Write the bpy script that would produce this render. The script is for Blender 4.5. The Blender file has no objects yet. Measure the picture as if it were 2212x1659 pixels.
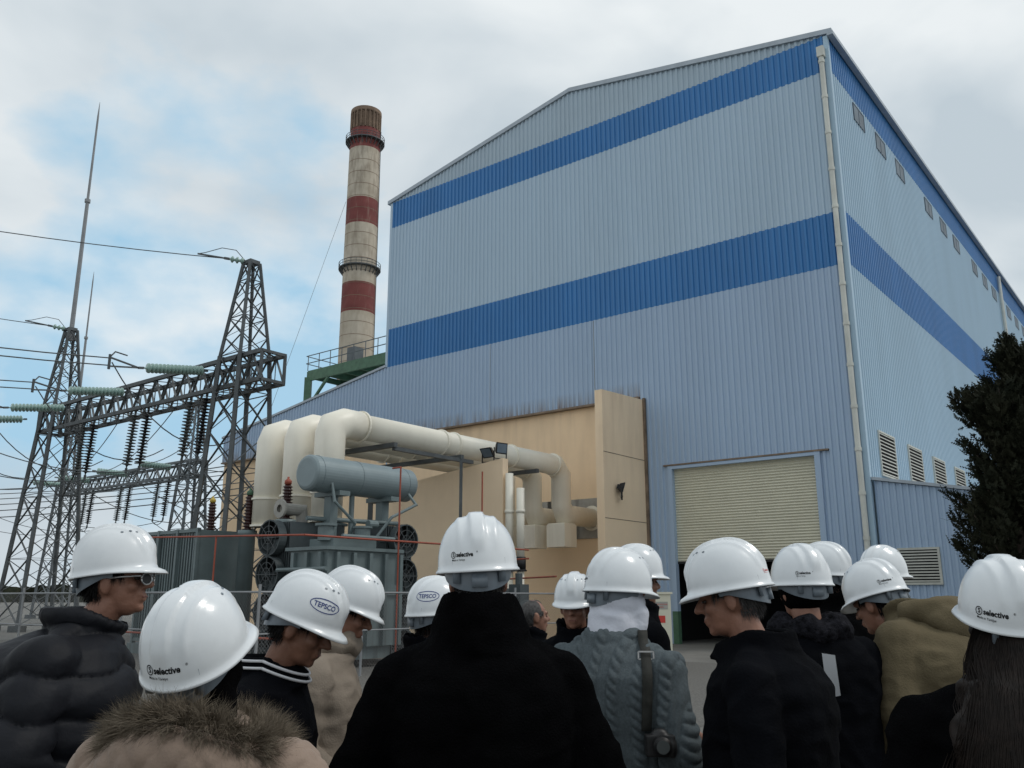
import bpy, math, random
import numpy as np
from mathutils import Vector, Matrix, noise
from mathutils.bvhtree import BVHTree
random.seed(4); rng=np.random.default_rng(4)
SC=bpy.context.scene; COL=SC.collection
SC.view_settings.view_transform='Standard'; SC.view_settings.look='None'; SC.view_settings.exposure=0
pi=math.pi
# ---------------------------------------------------------------- materials
def pmat(name,col,rough=.6,metal=0,var=.12,vs=3.,bump=0,bs=40.,col2=None,zs=1.,sheen=0,spec=.5,coat=0):
    m=bpy.data.materials.new(name);m.use_nodes=True;nt=m.node_tree;N=nt.nodes;L=nt.links
    b=N['Principled BSDF'];b.inputs['Roughness'].default_value=rough;b.inputs['Metallic'].default_value=metal
    b.inputs['Specular IOR Level'].default_value=spec
    if sheen: b.inputs['Sheen Weight'].default_value=sheen
    if coat: b.inputs['Coat Weight'].default_value=coat
    tc=N.new('ShaderNodeTexCoord');mp=N.new('ShaderNodeMapping');mp.inputs['Scale'].default_value=(1,1,zs)
    L.new(tc.outputs['Object'],mp.inputs['Vector'])
    n=N.new('ShaderNodeTexNoise');n.inputs['Scale'].default_value=vs;n.inputs['Detail'].default_value=6;n.inputs['Roughness'].default_value=.62
    L.new(mp.outputs[0],n.inputs['Vector'])
    r=N.new('ShaderNodeValToRGB');r.color_ramp.elements[0].position=.3;r.color_ramp.elements[1].position=.7
    c2=col2 or tuple(min(1,c*(1+var)) for c in col)
    c1=tuple(c*(1-var) for c in col) if not col2 else col
    r.color_ramp.elements[0].color=(*c1,1);r.color_ramp.elements[1].color=(*c2,1)
    L.new(n.outputs['Fac'],r.inputs['Fac']);L.new(r.outputs['Color'],b.inputs['Base Color'])
    if bump:
        n2=N.new('ShaderNodeTexNoise');n2.inputs['Scale'].default_value=bs;n2.inputs['Detail'].default_value=4
        L.new(tc.outputs['Object'],n2.inputs['Vector'])
        bp=N.new('ShaderNodeBump');bp.inputs['Strength'].default_value=bump;bp.inputs['Distance'].default_value=.02
        L.new(n2.outputs['Fac'],bp.inputs['Height']);L.new(bp.outputs['Normal'],b.inputs['Normal'])
    return m
def streaks(m,rust,z0,z1,amount=.8,scale=1.2,lo=.42,hi=.72):
    """weather stains: strongest at height z0 fading out toward z1, broken up by stretched noise"""
    nt=m.node_tree;N=nt.nodes;L=nt.links;b=N['Principled BSDF']
    src=b.inputs['Base Color'].links[0].from_socket
    g=N.new('ShaderNodeNewGeometry');sx=N.new('ShaderNodeSeparateXYZ');L.new(g.outputs['Position'],sx.inputs[0])
    mr=N.new('ShaderNodeMapRange');mr.inputs['From Min'].default_value=z1;mr.inputs['From Max'].default_value=z0
    L.new(sx.outputs['Z'],mr.inputs['Value'])
    mp=N.new('ShaderNodeMapping');mp.inputs['Scale'].default_value=(scale*3,scale*3,.25);L.new(g.outputs['Position'],mp.inputs['Vector'])
    n=N.new('ShaderNodeTexNoise');n.inputs['Scale'].default_value=1.5;n.inputs['Detail'].default_value=5;L.new(mp.outputs[0],n.inputs['Vector'])
    r=N.new('ShaderNodeMapRange');r.inputs['From Min'].default_value=lo;r.inputs['From Max'].default_value=hi;L.new(n.outputs['Fac'],r.inputs['Value'])
    mu=N.new('ShaderNodeMath');mu.operation='MULTIPLY';L.new(mr.outputs[0],mu.inputs[0]);L.new(r.outputs[0],mu.inputs[1])
    mu2=N.new('ShaderNodeMath');mu2.operation='MULTIPLY';L.new(mu.outputs[0],mu2.inputs[0]);mu2.inputs[1].default_value=amount
    mx=N.new('ShaderNodeMixRGB');mx.inputs['Color2'].default_value=(*rust,1);L.new(mu2.outputs[0],mx.inputs['Fac']);L.new(src,mx.inputs['Color1'])
    L.new(mx.outputs[0],b.inputs['Base Color']);return m
RUST=(.20,.13,.085)
M={}
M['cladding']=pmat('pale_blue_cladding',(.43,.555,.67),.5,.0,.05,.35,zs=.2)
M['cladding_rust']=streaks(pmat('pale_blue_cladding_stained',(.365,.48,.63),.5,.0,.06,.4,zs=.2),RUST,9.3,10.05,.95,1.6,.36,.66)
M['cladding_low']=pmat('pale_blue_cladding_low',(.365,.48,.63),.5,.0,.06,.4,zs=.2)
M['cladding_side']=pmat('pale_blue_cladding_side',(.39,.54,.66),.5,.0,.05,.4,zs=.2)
M['stripe']=pmat('blue_cladding',(.035,.185,.45),.45,.0,.10,.5,zs=.3)
M['gable']=pmat('grey_cladding',(.40,.50,.58),.55,.0,.05,.4)
M['trim']=pmat('metal_trim',(.38,.43,.48),.5,.2,.1)
M['seam']=pmat('rusty_trim',(.20,.15,.11),.7,0,.4,2)
M['beige']=streaks(pmat('beige_render',(.86,.645,.425),.85,0,.05,.5,bump=.15,bs=30),(.52,.37,.24),9.4,5,.4,.6)
M['beige2']=streaks(pmat('beige_render_pale',(.87,.68,.475),.85,0,.05,.6,bump=.15,bs=30),(.52,.37,.25),9.2,4,.4,.6)
M['shutter']=pmat('cream_shutter',(.62,.60,.48),.5,.1,.06,1.2)
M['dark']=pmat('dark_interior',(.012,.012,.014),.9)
M['glass']=pmat('window_glass',(.13,.17,.21),.5,0,.3,1,spec=.3)
M['frame']=pmat('dull_window_frame',(.10,.14,.18),.6)
M['louvre']=pmat('cream_louvre',(.52,.53,.48),.5)
M['pipewhite']=streaks(pmat('cream_paint',(.84,.80,.69),.42,0,.04,1.5,bump=.03,bs=6),(.52,.45,.34),3.5,7.5,.3,1.0)
M['gutter']=pmat('grimy_white_pipe',(.60,.61,.56),.6,0,.16,1.2)
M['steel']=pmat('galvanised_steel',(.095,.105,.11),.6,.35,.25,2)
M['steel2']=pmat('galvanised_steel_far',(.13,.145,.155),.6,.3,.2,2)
M['mast']=pmat('mast_paint',(.24,.25,.26),.6,.2,.2,1)
M['tank']=streaks(pmat('grey_green_transformer_paint',(.14,.18,.185),.5,.1,.14,1.5),(.06,.06,.055),.3,3,.6,1.5)
M['tank2']=pmat('pale_grey_tank_paint',(.20,.25,.265),.45,.1,.10,1.2)
M['raddark']=pmat('radiator_paint',(.065,.08,.085),.6,.1,.2,2)
M['black']=pmat('black_metal',(.015,.015,.016),.5,.2)
M['redpipe']=pmat('red_oxide_pipe',(.30,.065,.035),.6,0,.2)
M['brown']=pmat('brown_porcelain',(.04,.012,.011),.2,0,.15)
M['glassins']=pmat('green_glass_insulator',(.27,.40,.36),.2,0,.15,9)
M['greyins']=pmat('grey_insulator',(.07,.08,.08),.4)
M['dkins']=pmat('dark_insulator',(.012,.012,.014),.35)
M['green']=pmat('green_paint',(.07,.15,.09),.6,0,.25)
M['yellow']=pmat('yellow_paint',(.5,.36,.06),.5)
M['concrete']=streaks(pmat('chimney_concrete',(.40,.345,.265),.9,0,.2,.25,bump=.3,bs=2,col2=(.56,.50,.41)),(.16,.12,.09),95,30,.75,.35)
M['chred']=streaks(pmat('chimney_red_paint',(.14,.034,.032),.85,0,.3,.4,col2=(.22,.062,.055)),(.36,.27,.22),90,40,.55,.4,.55,.75)
M['chtop']=pmat('sooty_chimney_top',(.13,.09,.065),.95,0,.3,.5,col2=(.27,.19,.135))
M['ground']=pmat('concrete_ground',(.15,.145,.132),.9,0,.3,.6,bump=.3,bs=12)
M['gravel']=pmat('gravel',(.12,.115,.105),.95,0,.6,25,bump=1,bs=60)
M['kerb']=pmat('kerb_concrete',(.34,.33,.30),.9,0,.15,4)
M['bark']=pmat('bark',(.06,.045,.035),.9,0,.3,8,bump=.6,bs=30)
M['leaf']=pmat('conifer_foliage',(.009,.014,.009),.85,0,.2,1.1,col2=(.036,.037,.022),spec=.15)
M['helmet']=pmat('white_hard_hat_plastic',(.70,.73,.75),.26,0,.04,9,bump=.03,bs=30,coat=.2)
M['band']=pmat('grey_translucent_strap',(.15,.18,.21),.4,0,.15,20)
M['ink']=pmat('black_ink',(.008,.008,.008),.6,spec=.1)
M['blueink']=pmat('blue_ink',(.015,.04,.20),.6)
M['redink']=pmat('red_ink',(.5,.04,.03),.6)
M['skin']=pmat('skin',(.27,.135,.092),.5,0,.14,14,bump=.12,bs=120,spec=.35)
M['skin2']=pmat('skin_tan',(.18,.088,.057),.5,0,.14,14,bump=.12,bs=120,spec=.35)
M['lip']=pmat('lips',(.20,.07,.055),.5)
M['eye']=pmat('eye',(.04,.03,.025),.2)
M['hairblack']=pmat('black_hair',(.006,.005,.005),.6,0,.3,30,spec=.2)
M['hairgrey']=pmat('grey_hair',(.07,.067,.066),.7,0,.5,60,spec=.15)
M['hairbrown']=pmat('dark_brown_hair',(.011,.0075,.006),.6,0,.6,30,spec=.2)
M['wool']=pmat('black_wool',(.0026,.0026,.003),1,0,.4,8,bump=.5,bs=180,spec=.02)
M['navy']=pmat('dark_navy_nylon',(.0034,.0038,.0052),.9,0,.3,8,bump=.25,bs=120,spec=.03)
M['puffer']=pmat('charcoal_puffer_nylon',(.0095,.0105,.014),.6,0,.2,5,bump=.12,bs=45,spec=.16)
M['tancoat']=pmat('beige_quilted_fabric',(.26,.19,.145),.85,0,.08,6,bump=.15,bs=160,sheen=.1)
M['trench']=pmat('beige_wool',(.23,.19,.15),.9,0,.1,6,bump=.2,bs=160)
M['knit']=pmat('grey_knit',(.10,.12,.13),.95,0,.2,130,bump=.35,bs=260,spec=.05)
M['olive']=pmat('olive_canvas',(.115,.093,.056),.85,0,.12,5,bump=.25,bs=140,spec=.1)
M['scarf']=pmat('dark_knit_scarf',(.012,.012,.015),.95,0,.9,40,bump=.6,bs=80,spec=.05)
M['whitecloth']=pmat('white_jersey',(.60,.62,.69),.8,0,.05,6,bump=.15,bs=60)
M['paper']=pmat('paper',(.75,.77,.8),.8,0,.02)
M['fur']=pmat('fur',(.06,.045,.03),.85,0,.2,22,col2=(.28,.235,.18),spec=.15)
M['trouser']=pmat('dark_trousers',(.02,.022,.03),.9)
M['shoe']=pmat('black_leather',(.012,.012,.012),.4)
M['strap']=pmat('olive_webbing',(.022,.023,.019),.8,0,.2,60,bump=.3,bs=300)
M['chrome']=pmat('bright_buckle',(.6,.6,.6),.3,.8)
M['stripe_white']=pmat('white_rib',(.6,.6,.62),.9)
M['mask']=pmat('blue_mask',(.22,.40,.52),.8)
# ---------------------------------------------------------------- mesh helpers
def empty(name,loc,label=None,cat=None,group=None):
    e=bpy.data.objects.new(name,None);e.location=loc;COL.objects.link(e);e.empty_display_size=.3
    if label:e['label']=label;e['category']=cat
    if group:e['group']=group
    return e
def tag(o,label,cat,group=None):
    o['label']=label;o['category']=cat
    if group:o['group']=group
    return o
def mk(name,vf,mat,parent=None,smooth=False,local=False):
    v,f=vf
    v=np.array(v,float).reshape(-1,3)
    if parent is not None and not local: v=v-np.array(parent.location)
    me=bpy.data.meshes.new(name);me.from_pydata(v.tolist(),[],[list(q) for q in f]);me.update()
    if isinstance(mat,str): mat=M[mat]
    me.materials.append(mat)
    if smooth: me.polygons.foreach_set('use_smooth',[True]*len(me.polygons))
    o=bpy.data.objects.new(name,me);COL.objects.link(o)
    if parent is not None:o.parent=parent
    return o
def mkroot(name,vf,mat,base,label,cat,group=None,smooth=False):
    v=np.array(vf[0],float)-np.array(base)
    o=mk(name,(v,vf[1]),mat,smooth=smooth);o.location=base;tag(o,label,cat,group);return o
def join(parts):
    V=[];Fc=[];n=0
    for v,f in parts:
        v=np.array(v,float).reshape(-1,3);V.append(v);Fc+= [[i+n for i in q] for q in f];n+=len(v)
    return np.vstack(V),Fc
def hexa(p):
    return p,[(0,3,2,1),(4,5,6,7),(0,1,5,4),(1,2,6,5),(2,3,7,6),(3,0,4,7)]
C=np.array([11.72,28.68]);A=np.array([-.783,.622]);B=np.array([.622,.783])
def W(s,t,z):
    q=C+A*s+B*t;return (q[0],q[1],z)
def bx(s0,s1,t0,t1,z0,z1):
    return hexa([W(s0,t0,z0),W(s1,t0,z0),W(s1,t1,z0),W(s0,t1,z0),W(s0,t0,z1),W(s1,t0,z1),W(s1,t1,z1),W(s0,t1,z1)])
def box(x0,x1,y0,y1,z0,z1):
    return hexa([(x0,y0,z0),(x1,y0,z0),(x1,y1,z0),(x0,y1,z0),(x0,y0,z1),(x1,y0,z1),(x1,y1,z1),(x0,y1,z1)])
def frame(d):
    d=np.array(d,float);d/=np.linalg.norm(d)
    h=np.array([0,0,1.]) if abs(d[2])<.95 else np.array([1.,0,0])
    x=np.cross(h,d);x/=np.linalg.norm(x);y=np.cross(d,x);return d,x,y
def bar(p0,p1,w,w2=None):
    p0=np.array(p0,float);p1=np.array(p1,float);d,x,y=frame(p1-p0);h=(w2 or w)/2;w=w/2
    q=[(-w,-h),(w,-h),(w,h),(-w,h)]
    return hexa([p0+x*a+y*b for a,b in q]+[p1+x*a+y*b for a,b in q])
def lathe(p0,p1,prof,n=12,caps=True):
    p0=np.array(p0,float);p1=np.array(p1,float);Ln=np.linalg.norm(p1-p0);d,x,y=frame(p1-p0)
    V=[];Fc=[]
    for u,r in prof:
        for k in range(n):
            a=2*pi*k/n;V.append(p0+d*u*Ln+(x*math.cos(a)+y*math.sin(a))*r)
    for i in range(len(prof)-1):
        for k in range(n):
            k2=(k+1)%n;Fc.append((i*n+k,i*n+k2,(i+1)*n+k2,(i+1)*n+k))
    if caps:
        Fc.append(tuple(range(n-1,-1,-1)));Fc.append(tuple((len(prof)-1)*n+k for k in range(n)))
    return V,Fc
def cyl(p0,p1,r,n=12,r1=None): return lathe(p0,p1,[(0,r),(1,r1 if r1 is not None else r)],n)
def tube(path,r,n=16,caps=True):
    P=[np.array(p,float) for p in path];V=[];Fc=[]
    d0=P[1]-P[0];d,x,y=frame(d0)
    for i,p in enumerate(P):
        if i==0:
            ring=[p+(x*math.cos(2*pi*k/n)+y*math.sin(2*pi*k/n))*r for k in range(n)]
        else:
            din=(P[i]-P[i-1]);din/=np.linalg.norm(din)
            if i<len(P)-1:
                do=P[i+1]-P[i];do/=np.linalg.norm(do);nn=din+do;nn/=np.linalg.norm(nn)
            else: nn=din
            ring=[q+din*(np.dot(p-q,nn)/np.dot(din,nn)) for q in ring]
        V+=ring
    for i in range(len(P)-1):
        for k in range(n):
            k2=(k+1)%n;Fc.append((i*n+k,i*n+k2,(i+1)*n+k2,(i+1)*n+k))
    if caps:
        Fc.append(tuple(range(n-1,-1,-1)));Fc.append(tuple((len(P)-1)*n+k for k in range(n)))
    return V,Fc
def wire(p0,p1,sag,r,n=5,seg=14):
    p0=np.array(p0,float);p1=np.array(p1,float)
    return tube([p0+(p1-p0)*t-np.array([0,0,sag*4*t*(1-t)]) for t in np.linspace(0,1,seg)],r,n)
def corr(o,d,nrm,u0,u1,zb,zt,pitch=.24,dep=.05):
    us=[];k=math.floor(u0/pitch)
    while k*pitch<u1:
        for q,h in ((0,0),(.42,0),(.54,1),(.88,1)):
            u=(k+q)*pitch
            if u0<u<u1: us.append((u,h))
        k+=1
    us=[(u0,0)]+us+[(u1,0)]
    V=[];Fc=[]
    for u,h in us:
        b=o+d*u+nrm*h*dep
        V.append((b[0],b[1],zb(u)));V.append((b[0],b[1],zt(u)))
    for i in range(len(us)-1): Fc.append((2*i,2*i+2,2*i+3,2*i+1))
    return V,Fc
# ---------------------------------------------------------------- camera / light / sky
cam=bpy.data.cameras.new('camera');cam.sensor_width=36;cam.lens=36*1890/2212;cam.clip_start=.05;cam.clip_end=4000
co=bpy.data.objects.new('camera',cam);co.location=(0,0,1.65);co.rotation_euler=(math.radians(90+13.7),0,0);COL.objects.link(co);SC.camera=co
sd=Vector((.70,.02,.95)).normalized();el=math.asin(sd.z);az=math.atan2(sd.x,sd.y)
sl=bpy.data.lights.new('sun','SUN');sl.energy=1.1;sl.angle=math.radians(14);sl.color=(1,.96,.9)
so=bpy.data.objects.new('sun',sl);so.rotation_euler=sd.to_track_quat('Z','Y').to_euler();COL.objects.link(so)
w=bpy.data.worlds.new('World');SC.world=w;w.use_nodes=True;nt=w.node_tree;N=nt.nodes;L=nt.links
bg=N['Background'];bg.inputs['Strength'].default_value=.1
sk=N.new('ShaderNodeTexSky');sk.sky_type='NISHITA';sk.sun_disc=False;sk.sun_elevation=el;sk.sun_rotation=az
tc=N.new('ShaderNodeTexCoord')
mp=N.new('ShaderNodeMapping');mp.inputs['Scale'].default_value=(1,1,1.7);mp.inputs['Location'].default_value=(.35,.2,.1);L.new(tc.outputs['Generated'],mp.inputs[0])
n1=N.new('ShaderNodeTexNoise');n1.inputs['Scale'].default_value=2.9;n1.inputs['Detail'].default_value=5;n1.inputs['Roughness'].default_value=.45;n1.inputs['Distortion'].default_value=.25;L.new(mp.outputs[0],n1.inputs['Vector'])
r1=N.new('ShaderNodeValToRGB');e=r1.color_ramp.elements;e[0].position=.34;e[0].color=(5.3,6.1,6.7,1);e[1].position=.60;e[1].color=(8.3,8.75,8.95,1)
L.new(n1.outputs['Fac'],r1.inputs['Fac'])
dt=N.new('ShaderNodeVectorMath');dt.operation='DOT_PRODUCT';pd=Vector((-.31,.93,.24)).normalized();dt.inputs[1].default_value=pd
L.new(tc.outputs['Generated'],dt.inputs[0])
n3=N.new('ShaderNodeTexNoise');n3.inputs['Scale'].default_value=5;n3.inputs['Detail'].default_value=6;L.new(mp.outputs[0],n3.inputs['Vector'])
ad=N.new('ShaderNodeMath');ad.operation='MULTIPLY_ADD';L.new(n3.outputs['Fac'],ad.inputs[0]);ad.inputs[1].default_value=.20;L.new(dt.outputs['Value'],ad.inputs[2])
mr=N.new('ShaderNodeMapRange');mr.inputs['From Min'].default_value=1.055;mr.inputs['From Max'].default_value=1.10;mr.inputs['To Max'].default_value=.9;L.new(ad.outputs[0],mr.inputs['Value'])
blue=N.new('ShaderNodeMixRGB');blue.inputs['Fac'].default_value=.85;L.new(sk.outputs[0],blue.inputs['Color1']);blue.inputs['Color2'].default_value=(3.7,6.5,8.6,1)
mx=N.new('ShaderNodeMixRGB');L.new(mr.outputs[0],mx.inputs['Fac']);L.new(r1.outputs[0],mx.inputs['Color1']);L.new(blue.outputs[0],mx.inputs['Color2'])
L.new(mx.outputs[0],bg.inputs['Color'])
# ---------------------------------------------------------------- ground
g=mk('ground',([(-1500,-300,0),(1500,-300,0),(1500,2500,0),(-1500,2500,0)],[(0,1,2,3)]),'ground');g['kind']='structure'
g=mk('gravel_bed',([W(30,-24,.004),W(-3,-24,.004),W(-3,-8,.004),W(30,-8,.004)],[(0,1,2,3)]),'gravel');g['kind']='structure'
g=mk('kerb',bx(-1,30,-24.3,-24.05,0,.14),'kerb');g['kind']='structure'
V=[];Fc=[]
for i in range(160):
    x=-260+i*1.6;h=5+3*noise.noise((i*.11,0,0))+1.5*noise.noise((i*.5,3,0))+random.random()*.8
    V+=[(x,300+8*noise.noise((i*.2,1,1)),0),(x,300,h)]
for i in range(159): Fc.append((2*i,2*i+2,2*i+3,2*i+1))
o=mk('treeline',(V,Fc),'leaf');o['kind']='stuff'
# ---------------------------------------------------------------- main hall
root=empty('turbine_hall',W(0,0,0),'tall pale blue corrugated turbine hall with two blue bands','building')
WD=23.1;EV=22.05;RG=24.16;DP=62.
gz=lambda u: EV+(RG-EV)*(1-abs(u-WD/2)/(WD/2))
nF=-B;nR=-A
k=lambda z:(lambda u:z)
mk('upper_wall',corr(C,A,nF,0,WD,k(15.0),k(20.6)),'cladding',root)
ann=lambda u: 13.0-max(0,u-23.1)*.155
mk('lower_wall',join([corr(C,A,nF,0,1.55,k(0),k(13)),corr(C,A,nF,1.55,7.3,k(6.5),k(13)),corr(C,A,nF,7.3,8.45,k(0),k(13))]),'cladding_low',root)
mk('stained_wall',join([corr(C,A,nF,8.45,WD,k(9.4),k(13)),corr(C,A,nF,WD,37,k(9.4),ann)]),'cladding_rust',root)
mk('blue_band',corr(C,A,nF,0,WD,k(13.0),k(15.0),dep=.055),'stripe',root)
mk('blue_band',corr(C,A,nF,0,WD,k(20.6),k(EV),dep=.055),'stripe',root)
mk('gable_wall',corr(C,A,nF,0,WD,k(EV),gz),'gable',root)
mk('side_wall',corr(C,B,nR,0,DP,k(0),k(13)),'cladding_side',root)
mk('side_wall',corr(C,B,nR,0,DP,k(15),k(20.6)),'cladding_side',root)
mk('blue_band',corr(C,B,nR,0,DP,k(13.0),k(15.0),dep=.055),'stripe',root)
mk('blue_band',corr(C,B,nR,0,DP,k(20.6),k(EV),dep=.055),'stripe',root)
rt=[]
for s0,s1 in((-.25,WD/2),(WD/2,WD+.25)):
    z0=gz(s0);z1=gz(s1)
    rt.append(hexa([W(s0,-.12,z0),W(s1,-.12,z1),W(s1,DP,z1),W(s0,DP,z0),W(s0,-.12,z0+.20),W(s1,-.12,z1+.20),W(s1,DP,z1+.20),W(s0,DP,z0+.20)]))
mk('roof',join(rt),'trim',root)
mk('corner_trim',bx(-.07,.1,-.07,.1,0,EV-.05),'cladding_side',root)
mk('corner_trim',bx(WD-.1,WD+.06,-.07,.1,13,EV-.05),'cladding',root)
mk('far_wall',join([bx(WD-.1,WD,.15,DP,0,EV),bx(.1,WD,DP-.1,DP,0,EV)]),'cladding',root)
mk('annex_roof',hexa([W(WD,-.1,13.02),W(37.1,-.1,10.86),W(37.1,40,10.86),W(WD,40,13.02),W(WD,-.1,13.14),W(37.1,-.1,10.98),W(37.1,40,10.98),W(WD,40,13.14)]),'trim',root)
mk('rendered_wall',bx(8.45,37,.16,.4,0,9.38),'beige',root)
mk('drip_edge',bx(8.5,37,-.09,.2,9.33,9.41),'seam',root)
mk('drip_edge',bx(1.2,7.5,-.12,.1,6.5,6.56),'seam',root)
for s,z in((10.55,9.42),(16.2,9.42)):
    mk('panel_joint',bx(s,s+.02,-.062,.0,z,12.98),'trim',root)
V=[];Fc=[];z=2.93
while z<6.4:
    for dz,dd in((0,0),(.05,.035),(.10,0)):
        V+= [W(1.7,.12-dd,z+dz),W(7.15,.12-dd,z+dz)]
    n=len(V);Fc+=[(n-6,n-4,n-3,n-5),(n-4,n-2,n-1,n-3)];z+=.1001
dr=mk('roller_door',(V,Fc),'shutter',root)
q=mk('bottom_bar',bx(1.7,7.15,.08,.16,2.85,2.93),'black',root);q.parent=dr
mk('door_frame',join([bx(7.15,7.32,-.1,.14,0,6.5),bx(1.5,1.7,-.1,.14,0,6.5),bx(1.5,7.32,-.103,.1,6.38,6.49)]),'cladding_low',root)
mk('door_post_base',bx(7.13,7.34,-.13,.1,0,1.15),'green',root)
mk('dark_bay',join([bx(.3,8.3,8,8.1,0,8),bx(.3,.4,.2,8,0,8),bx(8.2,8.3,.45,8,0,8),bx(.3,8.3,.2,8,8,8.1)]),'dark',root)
win=[2.5,5.35,8.2,13.1,16,18.85,23.3,26.1,28.9,33.7,36.5,39.3,43.9,46.7,49.5]
for t in win:
    wn=mk('window',bx(-.058,.02,t,t+1.25,19.72,20.40),'glass',root)
    fr=mk('frame',join([bx(-.072,-.0,t-.03,t+1.28,19.69,19.72),bx(-.072,0,t-.03,t+1.28,20.40,20.43),bx(-.072,0,t-.03,t,19.72,20.40),bx(-.072,0,t+1.25,t+1.28,19.72,20.40),bx(-.070,0,t+.60,t+.65,19.72,20.40)]),'frame',root)
    fr.parent=wn
for t in(1.4,5.1,8.8,12.5):
    parts=[bx(-.10,0,t-.06,t+1.86,5.68,5.74),bx(-.10,0,t-.06,t+1.86,7.2,7.26),bx(-.10,0,t-.06,t,5.74,7.2),bx(-.10,0,t+1.8,t+1.86,5.74,7.2)]
    z=5.76
    while z<7.15:
        parts.append(hexa([W(-.10,t,z),W(-.10,t+1.8,z),W(-.02,t+1.8,z+.09),W(-.02,t,z+.09),W(-.10,t,z+.02),W(-.10,t+1.8,z+.02),W(-.02,t+1.8,z+.11),W(-.02,t,z+.11)]));z+=.125
    lv=mk('louvre_vent',join(parts),'louvre',root)
    mk('dark_back',bx(-.062,-.055,t,t+1.8,5.74,7.2),'dark',root).parent=lv
mk('roof_gutter',bx(-.3,-.08,-.15,DP,EV-.12,EV+.02),'trim',root)
gp=[cyl(W(.18,-.2,0.3),W(.18,-.2,21.2),.095,12)]+[cyl(W(.18,-.2,z),W(.18,-.2,z+.12),.115,12) for z in np.arange(2,21,1.45)]+[bx(.05,.3,-.32,-.06,21.1,21.5)]
mk('downpipe',join(gp),'gutter',root)
mk('downpipe',cyl(W(-.2,31,0.3),W(-.2,31,21.6),.1),'gutter',root)
root2=empty('side_annex',W(0,.1,0),'low lean-to annex clad in pale blue sheet','building')
lz=lambda u:5.4-.19*u
mk('front_wall',corr(C+B*.12,-A,-B,.12,3.5,k(0),lz,.2,.04),'cladding_low',root2)
mk('side_wall',corr(C-A*3.5+B*.12,B,-A,0,45,k(0),k(4.7),.24,.04),'cladding_low',root2)
mk('roof',hexa([W(-.08,.0,5.40),W(-3.65,.0,4.72),W(-3.65,45,4.72),W(-.08,45,5.40),W(-.08,.0,5.5),W(-3.65,0,4.82),W(-3.65,45,4.82),W(-.08,45,5.5)]),'trim',root2)
parts=[bx(-1.9,-.65,.02,.1,3.1,3.17),bx(-1.9,-.65,.02,.1,2.03,2.1),bx(-.72,-.65,.02,.1,2.1,3.1),bx(-1.9,-1.83,.02,.1,2.1,3.1)]
for z in np.arange(2.12,3.08,.09): parts.append(bx(-1.83,-.72,.03,.07,z,z+.045))
lv=mk('louvre_vent',join(parts),'louvre',root2);mk('dark_back',bx(-1.83,-.72,.075,.078,2.1,3.1),'dark',root2).parent=lv
# fire walls
o=mkroot('fire_wall',hexa([W(8.3,-3.07,0),W(8.62,-3.07,0),W(8.62,.14,0),W(8.3,.14,0),W(8.3,-3.07,9.12),W(8.62,-3.07,9.12),W(8.62,.14,9.25),W(8.3,.14,9.25)]),'beige2',W(8.4,-1,0),'beige rendered fire wall standing out from the hall','wall')
mk('rusty_flashing',bx(8.2,8.3,-.13,-.02,0,9.3),'seam',o)
for z in(4.4,6.8): mk('joint_line',bx(8.294,8.3,-3.05,-.1,z,z+.025),'seam',o)
FT=-7.5
mkroot('fire_wall',hexa([W(9.4,FT,0),W(15.5,FT,0),W(15.5,FT+.28,0),W(9.4,FT+.28,0),W(9.4,FT,6.12),W(15.5,FT,5.45),W(15.5,FT+.28,5.45),W(9.4,FT+.28,6.12)]),'beige2',W(12,FT,0),'freestanding beige fire wall behind the transformer','wall')
def flood(p,yaw,label,tilt=.5):
    r=empty('floodlight',p,label,'floodlight','black floodlights on the fire walls')
    R=Matrix.Rotation(yaw,3,'Z')
    def T(vf): return ([tuple(R@Vector(q)) for q in vf[0]],vf[1])
    def hd(vf,tl):
        Rx=Matrix.Rotation(tl,3,'X');return ([tuple(R@(Rx@Vector(q)+Vector((0,0,.36)))) for q in vf[0]],vf[1])
    mk('housing',hd(join([hexa([(-.14,.1,-.1),(.14,.1,-.1),(.14,.1,.1),(-.14,.1,.1),(-.24,-.08,-.19),(.24,-.08,-.19),(.24,-.08,.19),(-.24,-.08,.19)]),box(-.08,.08,.1,.17,-.07,.07)]),-tilt),'black',r,local=True)
    mk('lens',hd(box(-.20,.20,-.092,-.083,-.15,.15),-tilt),'glass',r,local=True)
    mk('bracket',T(join([box(-.27,-.25,-.02,.02,.0,.38),box(.25,.27,-.02,.02,0,.38),box(-.27,.27,-.03,.03,0,.02),box(-.03,.03,-.03,.03,-.1,.0)])),'black',r,local=True)
flood(W(10.15,FT+.14,6.06),-.7,'black floodlight on top of the fire wall',-.6)
flood(W(9.62,FT+.14,6.12),.7,'black floodlight on top of the fire wall',-.1)
flood(W(8.1,-2.2,5.2),1.5,'black floodlight bracketed to the fire wall',-.3)
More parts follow.
